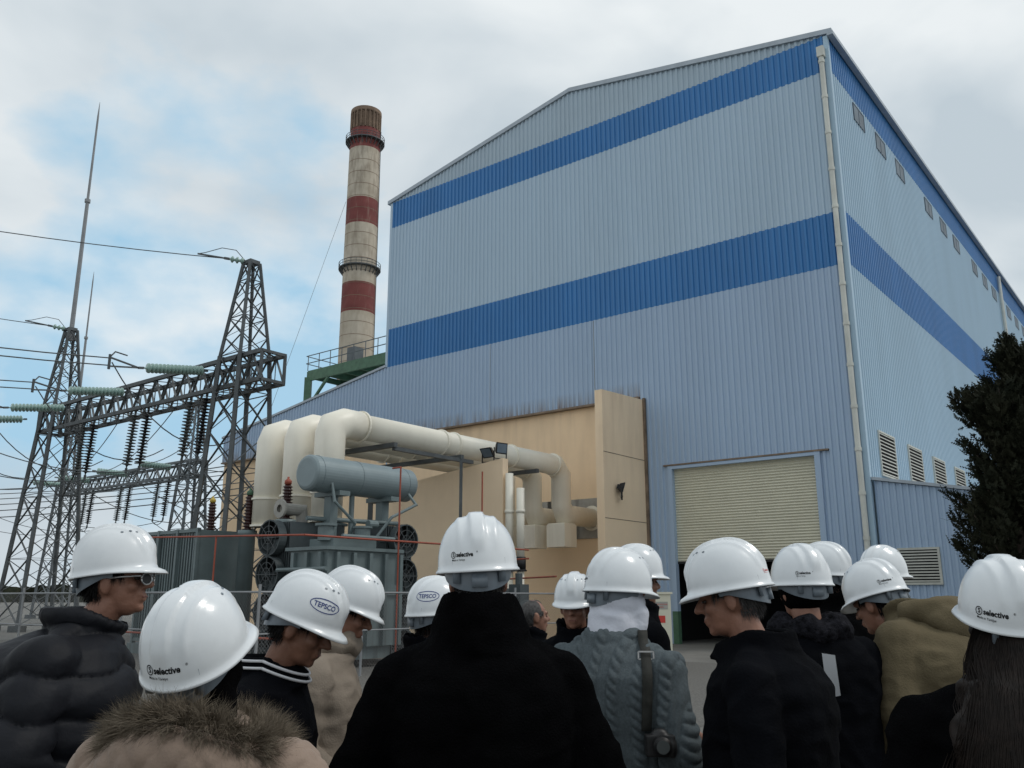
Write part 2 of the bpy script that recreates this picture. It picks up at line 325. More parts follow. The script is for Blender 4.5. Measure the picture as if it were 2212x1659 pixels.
# ---------------------------------------------------------------- bus ducts
for i,s in enumerate((10.95,12.35,13.7)):
    r=empty('bus_duct',W(s,-13.5,3.7),'large cream tubular bus duct elbowed up from transformer to hall','duct','cream bus ducts');R_=.44
    mk('rising_leg',tube([W(s,-13.5,3.7),W(s,-13.5,6.2),W(s,-13.4,6.45),W(s,-13.0,6.62),W(s,-12.4,6.62)],R_,32),'pipewhite',r,True)
    mk('horizontal_run',tube([W(s,-12.4,6.62),W(s,-2.4,6.62),W(s,-2.0,6.25),W(s,-2.0,5.1),W(s,-1.8,4.75),W(s,.2,4.75)],.385,28),'pipewhite',r,True)
    for z in(3.7,4.5): mk('flange',cyl(W(s,-13.5,z),W(s,-13.5,z+.06),R_+.05,28),'pipewhite',r)
    for t in(-12.4,-8.9,-8.3,-5.2,-2.6): mk('flange',cyl(W(s,t,6.62),W(s,t+.06,6.62),.435 if t>-12 else .48,28),'pipewhite',r)
    mk('flange',cyl(W(s,.1,4.75),W(s,.14,4.75),.5,28),'pipewhite',r)
    mk('terminal_box',join([bx(s-.42,s+.42,-2.4,-1.6,3.5,4.35),bx(s-.38,s+.38,-2.35,-1.65,4.35,4.4)]),'pipewhite',r)
    mk('wall_plate',bx(s-.8,s+.8,.11,.155,3.95,5.55),'kerb',r)
fr=[]
for t in(-11.6,-8.6,-4.5):
    fr.append(bar(W(10.2,t,6.1),W(14.6,t,6.1),.14));fr.append(bar(W(14.5,t,0),W(14.5,t,6.1),.16))
fr.append(bar(W(10.3,-11.6,6.0),W(10.3,-8.0,6.0),.12));fr.append(bar(W(10.25,-8.6,0),W(10.25,-8.6,6.1),.10))
mkroot('duct_support_frame',join(fr),'steel',W(12,-8,0),'galvanised steel frame carrying the cream ducts','steel frame')
for j,(s,t) in enumerate(((9.2,FT+.1),(8.82,FT+.2))):
    r=empty('cable_riser',W(s,t,0),'white vertical cable pipe beside the fire wall','pipe','white cable risers')
    mk('pipe',join([cyl(W(s,t,2.9),W(s,t,5.6-j*.5),.13,16),cyl(W(s,t,4.3),W(s,t,4.4),.155,16)]),'pipewhite',r,True)
    mk('coupling',join([cyl(W(s,t,2.5),W(s,t,2.9),.17,16),cyl(W(s,t,2.45),W(s,t,2.5),.2,16)]),'black',r,True)
    mk('lower_pipe',cyl(W(s,t,.0),W(s,t,2.45),.12,16),'pipewhite',r,True)
# ---------------------------------------------------------------- transformer
def bushing(p,h,r=.13,n=11):
    prof=[]
    for i in range(n):
        u=i/n;prof+=[(u,r*.62),(u+.35/n,r*1.25-(.4*r*i/n)),(u+.6/n,r*.62)]
    prof.append((1,r*.5))
    return lathe(p,(p[0],p[1],p[2]+h),prof,14), join([lathe((p[0],p[1],p[2]+h),(p[0],p[1],p[2]+h+.22),[(0,.06),(.1,.10),(.5,.10),(.7,.05),(.75,.03),(1,.03)],12)])
def fanunit(parent,s,t,z,R_,axis):
    def Q(u,v,d):
        return W(s+u,t-d,z+v) if axis=='t' else W(s-d,t+u,z+v)
    n=28;V=[];Fc=[]
    for k_ in range(n):
        a=2*pi*k_/n
        for rr,dd in((R_,0),(R_,.22),(R_*.93,.22),(R_*.93,0)): V.append(Q(rr*math.cos(a),rr*math.sin(a),dd))
    for k_ in range(n):
        k2=(k_+1)%n
        for j in range(4): Fc.append((k_*4+j,k2*4+j,k2*4+(j+1)%4,k_*4+(j+1)%4))
    sh=mk('fan',(V,Fc),'raddark',parent)
    bl=[]
    for k_ in range(7):
        a=2*pi*k_/7
        p=[(.12*R_,a-.3,.06),(.9*R_,a-.22,.05),(.9*R_,a+.30,.15),(.12*R_,a+.3,.15)]
        bl.append(([Q(r*math.cos(q),r*math.sin(q),d) for r,q,d in p],[(0,1,2,3)]))
    bl.append(cyl(Q(0,0,0),Q(0,0,.2),.16*R_,12))
    mk('blades',join(bl),'raddark',parent).parent=sh
    mk('back_plate',([Q(R_*.95*math.cos(2*pi*j/20),R_*.95*math.sin(2*pi*j/20),.01) for j in range(20)],[tuple(range(20))]),'black',parent).parent=sh
    gd=[]
    for rr in(.35,.65): gd.append(tube([Q(R_*rr*math.cos(2*pi*j/20),R_*rr*math.sin(2*pi*j/20),.23) for j in range(21)],.008,4))
    for j in range(4):
        a=pi*j/4;gd.append(bar(Q(R_*math.cos(a),R_*math.sin(a),.23),Q(-R_*math.cos(a),-R_*math.sin(a),.23),.014))
    mk('guard',join(gd),'steel',parent).parent=sh
r=empty('power_transformer',W(8.6,-15,0),'grey-green power transformer with oil conservator and cooling fans','transformer')
b=bx
body=[b(7.8,9.2,-16,-13.7,.5,2.75),b(7.7,9.3,-16.1,-13.6,2.75,2.83),b(7.74,9.26,-16.06,-13.64,1.7,1.95),b(7.9,9.1,-15.9,-13.8,.2,.5),b(9.0,10.6,-15.6,-12.2,.5,2.6),b(8.1,9.0,-15.6,-14.2,2.83,3.05)]
for t in np.arange(-15.8,-13.7,.52): body.append(b(7.7,7.8,t,t+.10,.5,2.7))
for s in(7.95,8.45,8.95): body.append(b(s,s+.1,-16.1,-16,.5,2.7))
mk('tank',join(body),'tank',r)
mk('conservator',lathe(W(9.1,-15.75,4.72),W(9.1,-12.15,4.72),[(0,.36),(.006,.42),(.02,.46),(.98,.46),(.994,.42),(1,.36)],40),'tank2',r)
for t in(-15.5,-14.2,-12.5): mk('tank_ring',cyl(W(9.1,t,4.72),W(9.1,t+.04,4.72),.47,40),'tank2',r)
mk('conservator_support',join([b(9.0,9.25,-15.0,-14.75,2.6,4.3),b(9.0,9.25,-13.2,-12.95,2.6,4.3),b(8.6,9.6,-15.05,-14.7,4.18,4.3),b(8.6,9.6,-13.25,-12.9,4.18,4.3),cyl(W(9.1,-14.2,4.3),W(9.1,-14.2,3.0),.07),cyl(W(8.8,-12.8,3.6),W(9.3,-15.5,3.6),.06),tube([W(8.75,-15.2,4.5),W(8.6,-15.2,4.0),W(8.6,-14.5,3.5),W(9.0,-14.4,3.0)],.04,8),tube([W(8.6,-12.6,4.4),W(8.3,-12.6,4.1),W(8.3,-13.5,3.7),W(8.5,-14,3.0)],.04,8),cyl(W(8.55,-14.1,3.5),W(8.55,-13.8,3.5),.10)]),'tank',r)
mk('relief_valve',join([cyl(W(8.4,-15.6,3.0),W(8.4,-15.6,3.35),.2,20),cyl(W(8.4,-15.6,3.35),W(8.4,-15.6,3.41),.27,20)]),'tank',r)
mk('manhole_flange',join([lathe(W(9.9,-15.9,3.85),W(9.9,-15.75,3.85),[(0,.10),(0,.24),(.4,.24),(.4,.16),(1,.16)],20,False),tube([W(9.9,-15.75,3.85),W(9.9,-15.2,3.85),W(9.9,-15.1,3.0)],.15,14)]),'kerb',r)
mk('turret',join([cyl(W(9.7,-14.2,2.6),W(9.7,-14.2,3.5),.24,20),cyl(W(9.7,-14.2,3.5),W(9.7,-14.2,3.56),.32,20)]),'tank',r)
mk('turret',join([cyl(W(8.3,-14.5,3.0),W(8.3,-14.5,3.35),.2,20),cyl(W(8.3,-14.5,3.35),W(8.3,-14.5,3.4),.25,20)]),'tank',r)
fins=[]
for q in np.arange(0,1.02,.085): fins.append(b(9.40+q,9.43+q,-15.9,-14.2,.4,3.5))
fins+=[cyl(W(9.2,-15.,3.3),W(10.45,-15.,3.3),.08),cyl(W(9.2,-15.,.7),W(10.45,-15.,.7),.08)]
mk('radiator',join(fins),'raddark',r)
fins=[]
for q in np.arange(0,1.02,.085): fins.append(b(8.5,9.9,-13.5+q,-13.47+q,.4,3.5))
fins+=[cyl(W(9.2,-13.7,3.3),W(9.2,-12.4,3.3),.08)]
mk('radiator',join(fins),'raddark',r)
for z in(.40,1.30,2.20,3.10):
    fanunit(r,9.9,-15.95,z,.45,'t');fanunit(r,8.45,-13.0,z,.45,'s')
mk('oil_pipe',tube([W(7.9,-15.5,3.1),W(7.9,-13.8,3.1),W(9.4,-13.2,3.1)],.05,8),'tank',r)
mk('oil_pipe',tube([W(7.65,-16.15,2.3),W(9.5,-16.15,2.3)],.05,8),'tank',r)
mk('oil_pipe',tube([W(8.0,-16.1,.8),W(8.0,-16.4,.8),W(8.0,-16.4,0)],.05,8),'tank',r)
mk('control_cabinet',join([b(7.9,8.5,-16.45,-16.12,1.0,1.9),b(7.92,8.48,-16.47,-16.45,1.05,1.85)]),'tank2',r)
tr=[bx(14.8,18,-15.2,-13.2,0,.3)]
rad=[bx(14.8+q,14.86+q,-15,-13.4,.4,3.6) for q in np.arange(0,3.1,.14)]
rad+=[bx(14.8,17.95,-15.08,-15.0,3.53,3.63),bx(14.8,17.95,-15.08,-15.0,.35,.45)]+[bx(14.8+q,14.9+q,-15.1,-14.98,.3,3.65) for q in(0,1.05,2.1,3.1)]
mkroot('radiator_bank',join(tr+rad),'tank',W(16.4,-14.2,0),'tall dark grey finned radiator bank on a plinth','radiator')
for X,Y,z0,h,cap_,lb in((-6.15,24,3.7,.95,'redpipe','brown porcelain bushing with red cap'),(-7.95,26.6,3.6,1.05,'green','dark porcelain bushing with green cap'),(-9.95,29.2,3.6,1.1,'yellow','dark porcelain bushing with yellow cap')):
    r=empty('bushing',(X,Y,0),lb+' on a transformer','insulator','porcelain bushings')
    a_,b_=bushing((X,Y,z0),h,.16);mk('porcelain',a_,'brown',r,True);mk('cap',b_,cap_,r,True)
    mk('turret',lathe((X,Y,0),(X,Y,z0),[(0,.24),(.95,.24),(.96,.28),(1,.28)],16),'tank',r,True)
rp=[tube([W(7.2,-17.2,3.0),W(13.5,-17.2,3.2),W(15,-17.4,3.2)],.022,8),tube([W(7.2,-17.2,3.0),W(7.2,-9,3.0)],.024,8),
 tube([W(7.5,-14,0),W(7.5,-14,4.9),W(7.8,-14,4.9)],.022,8),tube([W(7.3,-11.0,0),W(7.3,-11.0,5.1)],.022,8),tube([W(10.6,-17.2,0),W(10.6,-17.2,3.1)],.022,8),
 tube([W(7.2,-17.2,.75),W(17,-17.2,.75)],.025,8),tube([W(5.5,-10,2.2),W(9,-7.9,2.2)],.025,8),tube([W(7.2,-9,2.75),W(11,-7.8,2.75)],.025,8)]
mkroot('sprinkler_pipework',join(rp),'redpipe',W(9,-15,0),'thin red fire deluge pipework around the transformer','pipework')
mkroot('auxiliary_transformer',join([bx(6.2,7.2,-10.6,-9.6,0,.9),cyl(W(6.1,-10.1,1.25),W(7.4,-10.1,1.25),.33,20),bx(6.5,6.9,-10.3,-9.9,1.5,2.0),cyl(W(6.7,-10.1,2.0),W(6.7,-10.1,2.3),.1,12),bx(7.5,8.6,-10.6,-9.4,0,1.9)]+[bx(7.5+q,7.53+q,-10.8,-10.6,.3,1.8) for q in np.arange(0,1.1,.1)]),'raddark',W(6.7,-10,0),'small dark grey auxiliary transformer on a plinth','transformer')
# ---------------------------------------------------------------- green platform
r=empty('steel_platform',W(35,10,0),'green steel access platform with handrail beside the hall','platform')
dk=[bar(W(40.3,8.5,16.9),W(30.5,8.5,16.9),.16,.7),bar(W(40.3,11.5,16.9),W(30.5,11.5,16.9),.16,.7),bx(30.5,40.3,8.5,11.5,17.27,17.33)]
for s in np.arange(30.5,40.4,1.6): dk.append(bar(W(s,8.5,16.95),W(s,11.5,16.95),.14,.4))
mk('deck',join(dk),'green',r)
mk('post',bar(W(40.2,8.5,0),W(40.2,8.5,16.8),.45),'green',r);mk('post',bar(W(40.2,11.5,0),W(40.2,11.5,16.8),.45),'green',r)
mk('brace',bar(W(40.2,8.5,14.5),W(38,8.5,16.6),.16),'green',r)
rl=[]
for t in(8.4,11.6):
    for z in(17.85,18.4): rl.append(bar(W(40.4,t,z),W(30.5,t,z),.05))
    for s in np.arange(30.6,40.5,1.2): rl.append(bar(W(s,t,17.3),W(s,t,18.4),.05))
for z in(17.85,18.4): rl.append(bar(W(40.4,8.4,z),W(40.4,11.6,z),.05))
mk('handrail',join(rl),'steel2',r)
mk('equipment_box',bx(36.2,37,9.2,10,17.34,18.6),'steel2',r);mk('equipment_box',bx(31,33,9.5,11,17.34,18.3),'steel2',r)
# ---------------------------------------------------------------- chimney
cx,cy=-28.7,155.
r=empty('chimney',(cx,cy,0),'tall weathered concrete chimney with dull red bands','chimney')
cr=lambda z:3.2-.0062*(z-42.8) if z>42.8 else 3.2+.016*(42.8-z)
def sec(z0,z1,mat,name):
    n=10;mk(name,lathe((cx,cy,z0),(cx,cy,z1),[(i/n,cr(z0+(z1-z0)*i/n)) for i in range(n+1)],48,False),mat,r,True)
sec(0,52.6,'concrete','shaft');sec(52.6,58.3,'chred','red_band');sec(58.3,70.05,'concrete','shaft');sec(70.05,75.3,'chred','red_band');sec(75.3,85.8,'concrete','shaft');sec(85.8,90,'chred','red_band')
for z in np.arange(8,85,2.5):
    mk('casting_joint',lathe((cx,cy,z),(cx,cy,z+.10),[(0,cr(z)+.012),(1,cr(z)+.012)],48,False),'chtop',r,True)
mk('crown',lathe((cx,cy,90),(cx,cy,94.3),[(0,2.9),(.0,2.78),(1,2.78)],48,True),'chtop',r)
pl=[]
for k_ in range(22):
    a=2*pi*k_/22;ca,sa=math.cos(a),math.sin(a);q=np.array([cx+2.86*ca,cy+2.86*sa,0])
    pl.append(bar(q+[0,0,90],q+[0,0,93.6],.5,.24))
pl.append(lathe((cx,cy,93.5),(cx,cy,94.4),[(0,2.95),(.2,3.02),(1,2.98)],48))
mk('crown_pillars',join(pl),'chtop',r)
mk('flue_mouth',lathe((cx,cy,94.31),(cx,cy,94.45),[(0,2.5),(1,2.5)],30),'black',r)
for zp in(87.6,61.4):
    R0=cr(zp);pr=[lathe((cx,cy,zp),(cx,cy,zp+.18),[(0,R0),(0,R0+.85),(1,R0+.85),(1,R0)],36,False)]
    for zz in(.6,1.15): pr.append(tube([(cx+(R0+.8)*math.cos(2*pi*j/36),cy+(R0+.8)*math.sin(2*pi*j/36),zp+zz) for j in range(37)],.06,4))
    for j in range(24):
        a=2*pi*j/24;p=np.array([cx+(R0+.8)*math.cos(a),cy+(R0+.8)*math.sin(a),zp]);q=np.array([cx+R0*math.cos(a),cy+R0*math.sin(a),zp-1.1])
        pr+=[bar(p,p+[0,0,1.15],.07),bar(p,q,.14)]
    mk('gallery',join(pr),'steel',r)
mk('ladder',bar((cx+cr(50)+.2,cy-.5,40),(cx+cr(90)+.2,cy-.5,90),.12),'steel',r)
mkroot('guy_wire',tube([(cx-3,cy-1,75),(cx-9.5,cy-20,30)],.04,4),'steel',(cx-9.5,cy-20,30),'thin lightning conductor wire beside the chimney','wire')
# ---------------------------------------------------------------- lattice gantries
AX=np.array([A[0],A[1],0]);BX=np.array([B[0],B[1],0]);Z=np.array([0,0,1.])
def tower(c,wb,wt,zt,zp,wp,mat='steel',label='galvanised lattice steel gantry tower with pointed top',mast=None):
    c=np.array(c,float);r=empty('lattice_tower',c,label,'lattice tower','lattice gantry towers')
    def cor(w_,z): return [c+AX*sx*w_/2+BX*sy*w_/2+Z*z for sx,sy in((-1,-1),(1,-1),(1,1),(-1,1))]
    b0=cor(wb,0);b1=cor(wt,zt);b2=cor(wp,zp)
    for i in range(4):
        mk('leg',join([bar(b0[i],b1[i],.16),bar(b1[i],b2[i],.12),hexa([(b0[i]+np.array(q)).tolist() for q in((-.3,-.3,0),(.3,-.3,0),(.3,.3,0),(-.3,.3,0),(-.3,-.3,.3),(.3,-.3,.3),(.3,.3,.3),(-.3,.3,.3))])]),mat,r)
    def br(w0,z0,w1,z1,n,th):
        out=[];
        for j in range(n):
            u0=j/n;u1=(j+1)/n
            p=cor(w0+(w1-w0)*u0,z0+(z1-z0)*u0);q=cor(w0+(w1-w0)*u1,z0+(z1-z0)*u1)
            for i in range(4):
                i2=(i+1)%4;out+=[bar(p[i],q[i2],th,.02),bar(p[i2],q[i],th,.02)]
                if j%2==0: out.append(bar(p[i],p[i2],th,.02))
        return out
    mk('bracing',join(br(wb,0.3,wt,zt,7,.09)),mat,r)
    mk('peak_bracing',join(br(wt,zt,wp,zp,5,.065)+[hexa([q-Z*.05 for q in b2]+[q+Z*.12 for q in b2])]),mat,r)
    if mast:
        mk('mast',join([lathe(c+Z*(zp-.6),c+Z*(zp+mast*.55),[(0,.13),(1,.10)],8),cyl(c+Z*(zp+mast*.55-.1),c+Z*(zp+mast*.55+.1),.16,8),lathe(c+Z*(zp+mast*.55),c+Z*(zp+mast),[(0,.075),(.85,.055),(.97,.02),(1,.01)],8)]),'mast',r)
def beam(c0,c1,h,wd,n,zc,mat='steel'):
    c0=np.array(c0,float);c1=np.array(c1,float);out=[]
    P_=lambda u,sy,sz:c0+(c1-c0)*u+BX*sy*wd/2+Z*(zc+sz*h/2)
    for sy in(-1,1):
        for sz in(-1,1): out.append(bar(P_(0,sy,sz),P_(1,sy,sz),.17))
    for j in range(n):
        u0=j/n;u1=(j+1)/n;um=(u0+u1)/2
        for sy in(-1,1): out+=[bar(P_(u0,sy,-1),P_(um,sy,1),.11,.02),bar(P_(um,sy,1),P_(u1,sy,-1),.11,.02),bar(P_(um,sy,1),P_(um,sy,-1),.08,.02)]
        for sz in(-1,1): out+=[bar(P_(u0,-1,sz),P_(um,1,sz),.09,.02),bar(P_(um,1,sz),P_(u1,-1,sz),.09,.02)]
    for u in(0,1): out+=[bar(P_(u,-1,-1),P_(u,1,-1),.12),bar(P_(u,-1,1),P_(u,1,1),.12),bar(P_(u,-1,-1),P_(u,-1,1),.12),bar(P_(u,1,-1),P_(u,1,1),.12)]
    return mkroot('lattice_beam',join(out),mat,tuple((c0+c1)/2+Z*zc),'horizontal lattice gantry beam spanning between two towers','beam','gantry beams')
TA=np.array([-11.4,36,0]);TB=np.array([-24.2,46,0])
tower(TA,2.5,1.45,11.6,15.85,.5)
tower(TB,2.9,1.3,11.7,15.9,.45,label='galvanised lattice tower carrying a tall lightning mast',mast=14)
dAB=(TB-TA)/np.linalg.norm(TB-TA)
beam(TA-dAB*2.0,TB+dAB*1.2,1.2,1.15,16,10.85)
TC=np.array([-22.4,61,0]);TD=np.array([-36.8,72.5,0])
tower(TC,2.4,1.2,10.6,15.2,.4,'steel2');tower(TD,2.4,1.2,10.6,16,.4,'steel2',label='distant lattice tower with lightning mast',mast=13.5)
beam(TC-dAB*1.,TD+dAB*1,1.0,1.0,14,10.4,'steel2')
def inst(p0,p1,r,n,mat,label):
    p0=np.array(p0,float);p1=np.array(p1,float)
    prof=[(0,.03),(.04,.03)]
    for i in range(n):
        u=.05+.9*i/n;q=.9/n;prof+=[(u,.06),(u+q*.25,r),(u+q*.5,r*.95),(u+q*.7,.07)]
    prof+=[(.96,.03),(1,.03)]
    rt_=empty('insulator_string',tuple(p0),label,'insulator','insulators on the gantry')
    mk('sheds',lathe(p0,p1,prof,12),mat,rt_,True)
    d=(p1-p0)/np.linalg.norm(p1-p0)
    mk('end_fitting',bar(p0-d*.12,p0+d*.05,.09),'steel',rt_);mk('end_fitting',bar(p1-d*.05,p1+d*.18,.09),'steel',rt_)
    return p1+d*.18
for bm,(T0,T1),zz in((0,(TA,TB),10.2),(1,(TC,TD),9.8)):
    low=[]
    for i_,u in enumerate((.13,.205,.42,.49,.73,.79)):
        p=T0+(T1-T0)*u+BX*(-.3)+Z*zz
        low.append(inst(p,p+Z*(-2.7)+AX*(.34),.235,17,'greyins' if i_%2 else 'dkins','ribbed dark post insulator hanging under the gantry beam'))
    for i_ in range(0,6,2):
        mkroot('jumper_wire',wire(low[i_],low[i_+1],.25,.025),'steel',tuple(low[i_]),'slack jumper conductor under the gantry beam','wire','jumper wires')
        mkroot('jumper_wire',wire(low[i_+1],low[i_+1]+BX*9+AX*2-Z*1.2,.9,.022),'steel',tuple(low[i_+1]),'slack jumper conductor under the gantry beam','wire','jumper wires')
        mkroot('jumper_wire',wire(low[i_],low[i_]-BX*7+AX*5+Z*.4,.8,.022),'steel',tuple(low[i_]),'slack jumper conductor under the gantry beam','wire','jumper wires')
for u in(.10,.50,.86,1.15):
    p=TA+(TB-TA)*u+Z*11.1-BX*.6
    e_=inst(p-BX*.2,p-BX*3.0-Z*.45,.21,15,'glassins','green glass disc insulator string holding a line conductor')
    mkroot('line_clamp',join([bar(e_,e_-BX*1.2+Z*.18,.06),bar(e_,e_-BX*1.2-Z*.18,.06),bar(e_-BX*1.2+Z*.3,e_-BX*1.2-Z*.3,.08),tube([e_-BX*1.2+Z*.18,e_-BX*1.0+Z*.45,e_-BX*.5+Z*.4],.03,5)]),'steel',tuple(e_),'steel yoke plate joining conductors to an insulator','clamp','line clamps')
    for dz in(.15,-.15):
        mkroot('conductor_wire',wire(e_-BX*1.2+Z*dz,e_-BX*30-AX*(-6)+Z*(2.0+dz),1.2,.026),'steel',tuple(e_-BX*1.2+Z*dz),'thin bare overhead conductor wire','wire','overhead wires')
    mkroot('jumper_wire',wire(e_-BX*1.1,p+BX*2.2-Z*2.4+AX*.4,1.6,.026),'steel',tuple(p),'slack jumper conductor under the gantry beam','wire','jumper wires')
for u in(.1,.42,.74,.98):
    p=TC+(TD-TC)*u+Z*10.6-BX*.5;e_=inst(p,p-BX*2.6,.24,12,'glassins','green glass disc insulator string on the far gantry')
    mkroot('conductor_wire',wire(e_,TA+(TB-TA)*u+BX*1.0+Z*10.4,1.0,.024),'steel',tuple(e_),'thin bare overhead conductor wire','wire','overhead wires')
for i in range(6):
    z=6.4+i*.7;y0=43+i*2.6
    mkroot('conductor_wire',wire((-12-.3*i,y0,z+.3),(-60,y0+16,z+.6),1.0,.028),'steel',(-12-.3*i,y0,z+.3),'thin bare overhead conductor wire','wire','overhead wires')
for p,q,s_ in(((TA+Z*15.9),(-36,31,18.5),.5),((TB+Z*15.9),(-46,37,18.8),.5)):
    q=np.array(q,float);d=(q-p)/np.linalg.norm(q-p)
    inst(p+d*.3,p+d*1.0,.15,3,'glassins','short glass insulator at tower peak')
    mkroot('earth_wire',join([wire(p+d*1.0,q,s_,.022),tube([p+d*.3+Z*0.05,p+d*.7+Z*.45,p+d*1.3+Z*.45,p+d*2.0+Z*.1,p+d*2.3],.018,5),bar(p+d*1.0,p+d*2.3,.06)]),'steel',tuple(p),'overhead earth wire fixed to the tower peak','wire','overhead wires')
# ---------------------------------------------------------------- fence
def fencemat():
    m=bpy.data.materials.new('chain_link');m.use_nodes=True;nt=m.node_tree;N=nt.nodes;L=nt.links
    b=N['Principled BSDF'];b.inputs['Base Color'].default_value=(.18,.18,.18,1);b.inputs['Metallic'].default_value=.5;b.inputs['Roughness'].default_value=.5
    tc=N.new('ShaderNodeTexCoord');sx=N.new('ShaderNodeSeparateXYZ');L.new(tc.outputs['Object'],sx.inputs[0])
    outs=[]
    u=N.new('ShaderNodeVectorMath');u.operation='DOT_PRODUCT';u.inputs[1].default_value=(A[0]+B[0],A[1]+B[1],0);L.new(tc.outputs['Object'],u.inputs[0])
    for sg in(1,-1):
        a_=N.new('ShaderNodeMath');a_.operation='MULTIPLY_ADD';L.new(sx.outputs['Z'],a_.inputs[0]);a_.inputs[1].default_value=sg;L.new(u.outputs['Value'],a_.inputs[2])
        p_=N.new('ShaderNodeMath');p_.operation='PINGPONG';p_.inputs[1].default_value=.04;L.new(a_.outputs[0],p_.inputs[0])
        l_=N.new('ShaderNodeMath');l_.operation='LESS_THAN';l_.inputs[1].default_value=.004;L.new(p_.outputs[0],l_.inputs[0]);outs.append(l_)
    mxx=N.new('ShaderNodeMath');mxx.operation='MAXIMUM';L.new(outs[0].outputs[0],mxx.inputs[0]);L.new(outs[1].outputs[0],mxx.inputs[1])
    L.new(mxx.outputs[0],b.inputs['Alpha']);return m
M['link']=fencemat()
r=empty('chain_link_fence',W(12,-19,0),'grey chain link fence with steel posts around the switchyard','fence')
mk('mesh',([W(6.2,-19,.1),W(48,-19,.1),W(48,-19,1.75),W(6.2,-19,1.75)],[(0,1,2,3)]),'link',r)
mk('mesh',([W(6.2,-19,.1),W(6.2,-8,.1),W(6.2,-8,1.75),W(6.2,-19,1.75)],[(0,1,2,3)]),'link',r)
mk('rail',tube([W(6.2,-8,1.75),W(6.2,-19,1.75),W(48,-19,1.75)],.022,8),'mast',r);mk('rail',tube([W(6.2,-8,.95),W(6.2,-19,.95),W(48,-19,.95)],.016,8),'mast',r)
for s in np.arange(6.2,48,2.6): mk('post',cyl(W(s,-19,0),W(s,-19,1.9),.03,8),'mast',r)
for t in(-16.3,-13.6,-10.9,-8): mk('post',cyl(W(6.2,t,0),W(6.2,t,1.9),.03,8),'mast',r)
bxX,bxY=3.45,21.0
r=empty('control_kiosk',(bxX,bxY,0),'beige metal control kiosk with two notices','kiosk')
mk('cabinet',join([box(bxX-.22,bxX+.22,bxY-.15,bxY+.15,.35,1.72),box(bxX-.26,bxX+.26,bxY-.19,bxY+.19,1.72,1.77),box(bxX-.18,bxX+.18,bxY-.1,bxY+.1,0,.35)]),'shutter',r)
def textmesh(body,size,bold=.0,ax='CENTER'):
    cu=bpy.data.curves.new('t','FONT');cu.body=body;cu.size=1;cu.align_x=ax;cu.align_y='CENTER';cu.offset=bold;cu.resolution_u=3
    ob=bpy.data.objects.new('t',cu);COL.objects.link(ob);bpy.context.view_layer.update()
    me=ob.to_mesh();v=[tuple(q.co*size) for q in me.vertices];f=[tuple(p.vertices) for p in me.polygons];ob.to_mesh_clear()
    bpy.data.objects.remove(ob);bpy.data.curves.remove(cu);return v,f
sg=mk('notice',box(bxX-.15,bxX+.15,bxY-.156,bxY-.152,1.38,1.55),'kerb',r)
for i,tx in enumerate(('HIGH VOLTAGE','AREA')):
    v,f=textmesh(tx,.04,.01);mk('lettering',([(bxX+a_,bxY-.158,1.49-i*.06+b_) for a_,b_,c_ in v],f),'redink',r).parent=sg
mk('notice',box(bxX-.08,bxX+.08,bxY-.156,bxY-.152,1.08,1.24),'redink',r)
# ---------------------------------------------------------------- conifer
def conifer(base,H,Rm,name,label,seed,nl=105):
    rnd=random.Random(seed);r=empty(name,base,label,'tree')
    b0=np.array(base,float);trk=lathe(b0,b0+Z*H*.97,[(0,.22),(.3,.16),(.7,.09),(1,.015)],10)
    limbs=[];V=[];Fc=[]
    for i in range(nl):
        u=(i/nl)**.95;z=.5+u*(H-1.1);ln=Rm*(1-u)**.42*(.45+.6*rnd.random()*(.8+.4*math.sin(z*2.1+seed)))+.25;a=rnd.random()*2*pi
        d=np.array([math.cos(a),math.sin(a),.6+.4*u]);p0=b0+Z*z
        pts=[p0+d*ln*q+Z*(.3*ln*q*q) for q in(0,.35,.7,1)]
        limbs.append(tube(pts,.022*(1-u*.6),4))
        nsp=int(45+ln*85)
        for j in range(nsp):
            q=.1+.93*rnd.random()**.75;c=p0+d*ln*q+Z*(.3*ln*q*q)
            sp=np.array([rnd.gauss(0,1),rnd.gauss(0,1),rnd.gauss(.6,.6)]);sp/=np.linalg.norm(sp);dd=d/np.linalg.norm(d)*.8+sp*.8;dd/=np.linalg.norm(dd)
            Ls=.12+.20*rnd.random();c=c+np.array([rnd.gauss(0,.09),rnd.gauss(0,.09),rnd.gauss(0,.07)])
            sd_=np.cross(dd,[rnd.gauss(0,1),rnd.gauss(0,1),rnd.gauss(0,1)]);sd_/=np.linalg.norm(sd_)
            for m in range(4):
                t0=m/4*Ls
                for sg_ in(-1,1):
                    o_=c+dd*t0;tip=o_+(dd*.8+sd_*sg_*.7)*(.10*(1-m/6));n=len(V)
                    V+= [o_,o_+dd*.05,tip];Fc.append((n,n+1,n+2))
            n=len(V);V+=[c-sd_*.018,c+sd_*.018,c+dd*Ls*1.15];Fc.append((n,n+1,n+2))
    t_=mk('trunk',trk,'bark',r,True);mk('branches',join(limbs),'bark',r).parent=t_
    mk('crown',(V,Fc),'leaf',r)
conifer((12.35,21.6,0),7.0,1.35,'conifer_tree','dark ragged conifer tree beside the hall',3,130)
conifer((13.35,22.0,0),8.3,1.55,'conifer_tree','taller dark conifer tree with upswept branches',8,140)
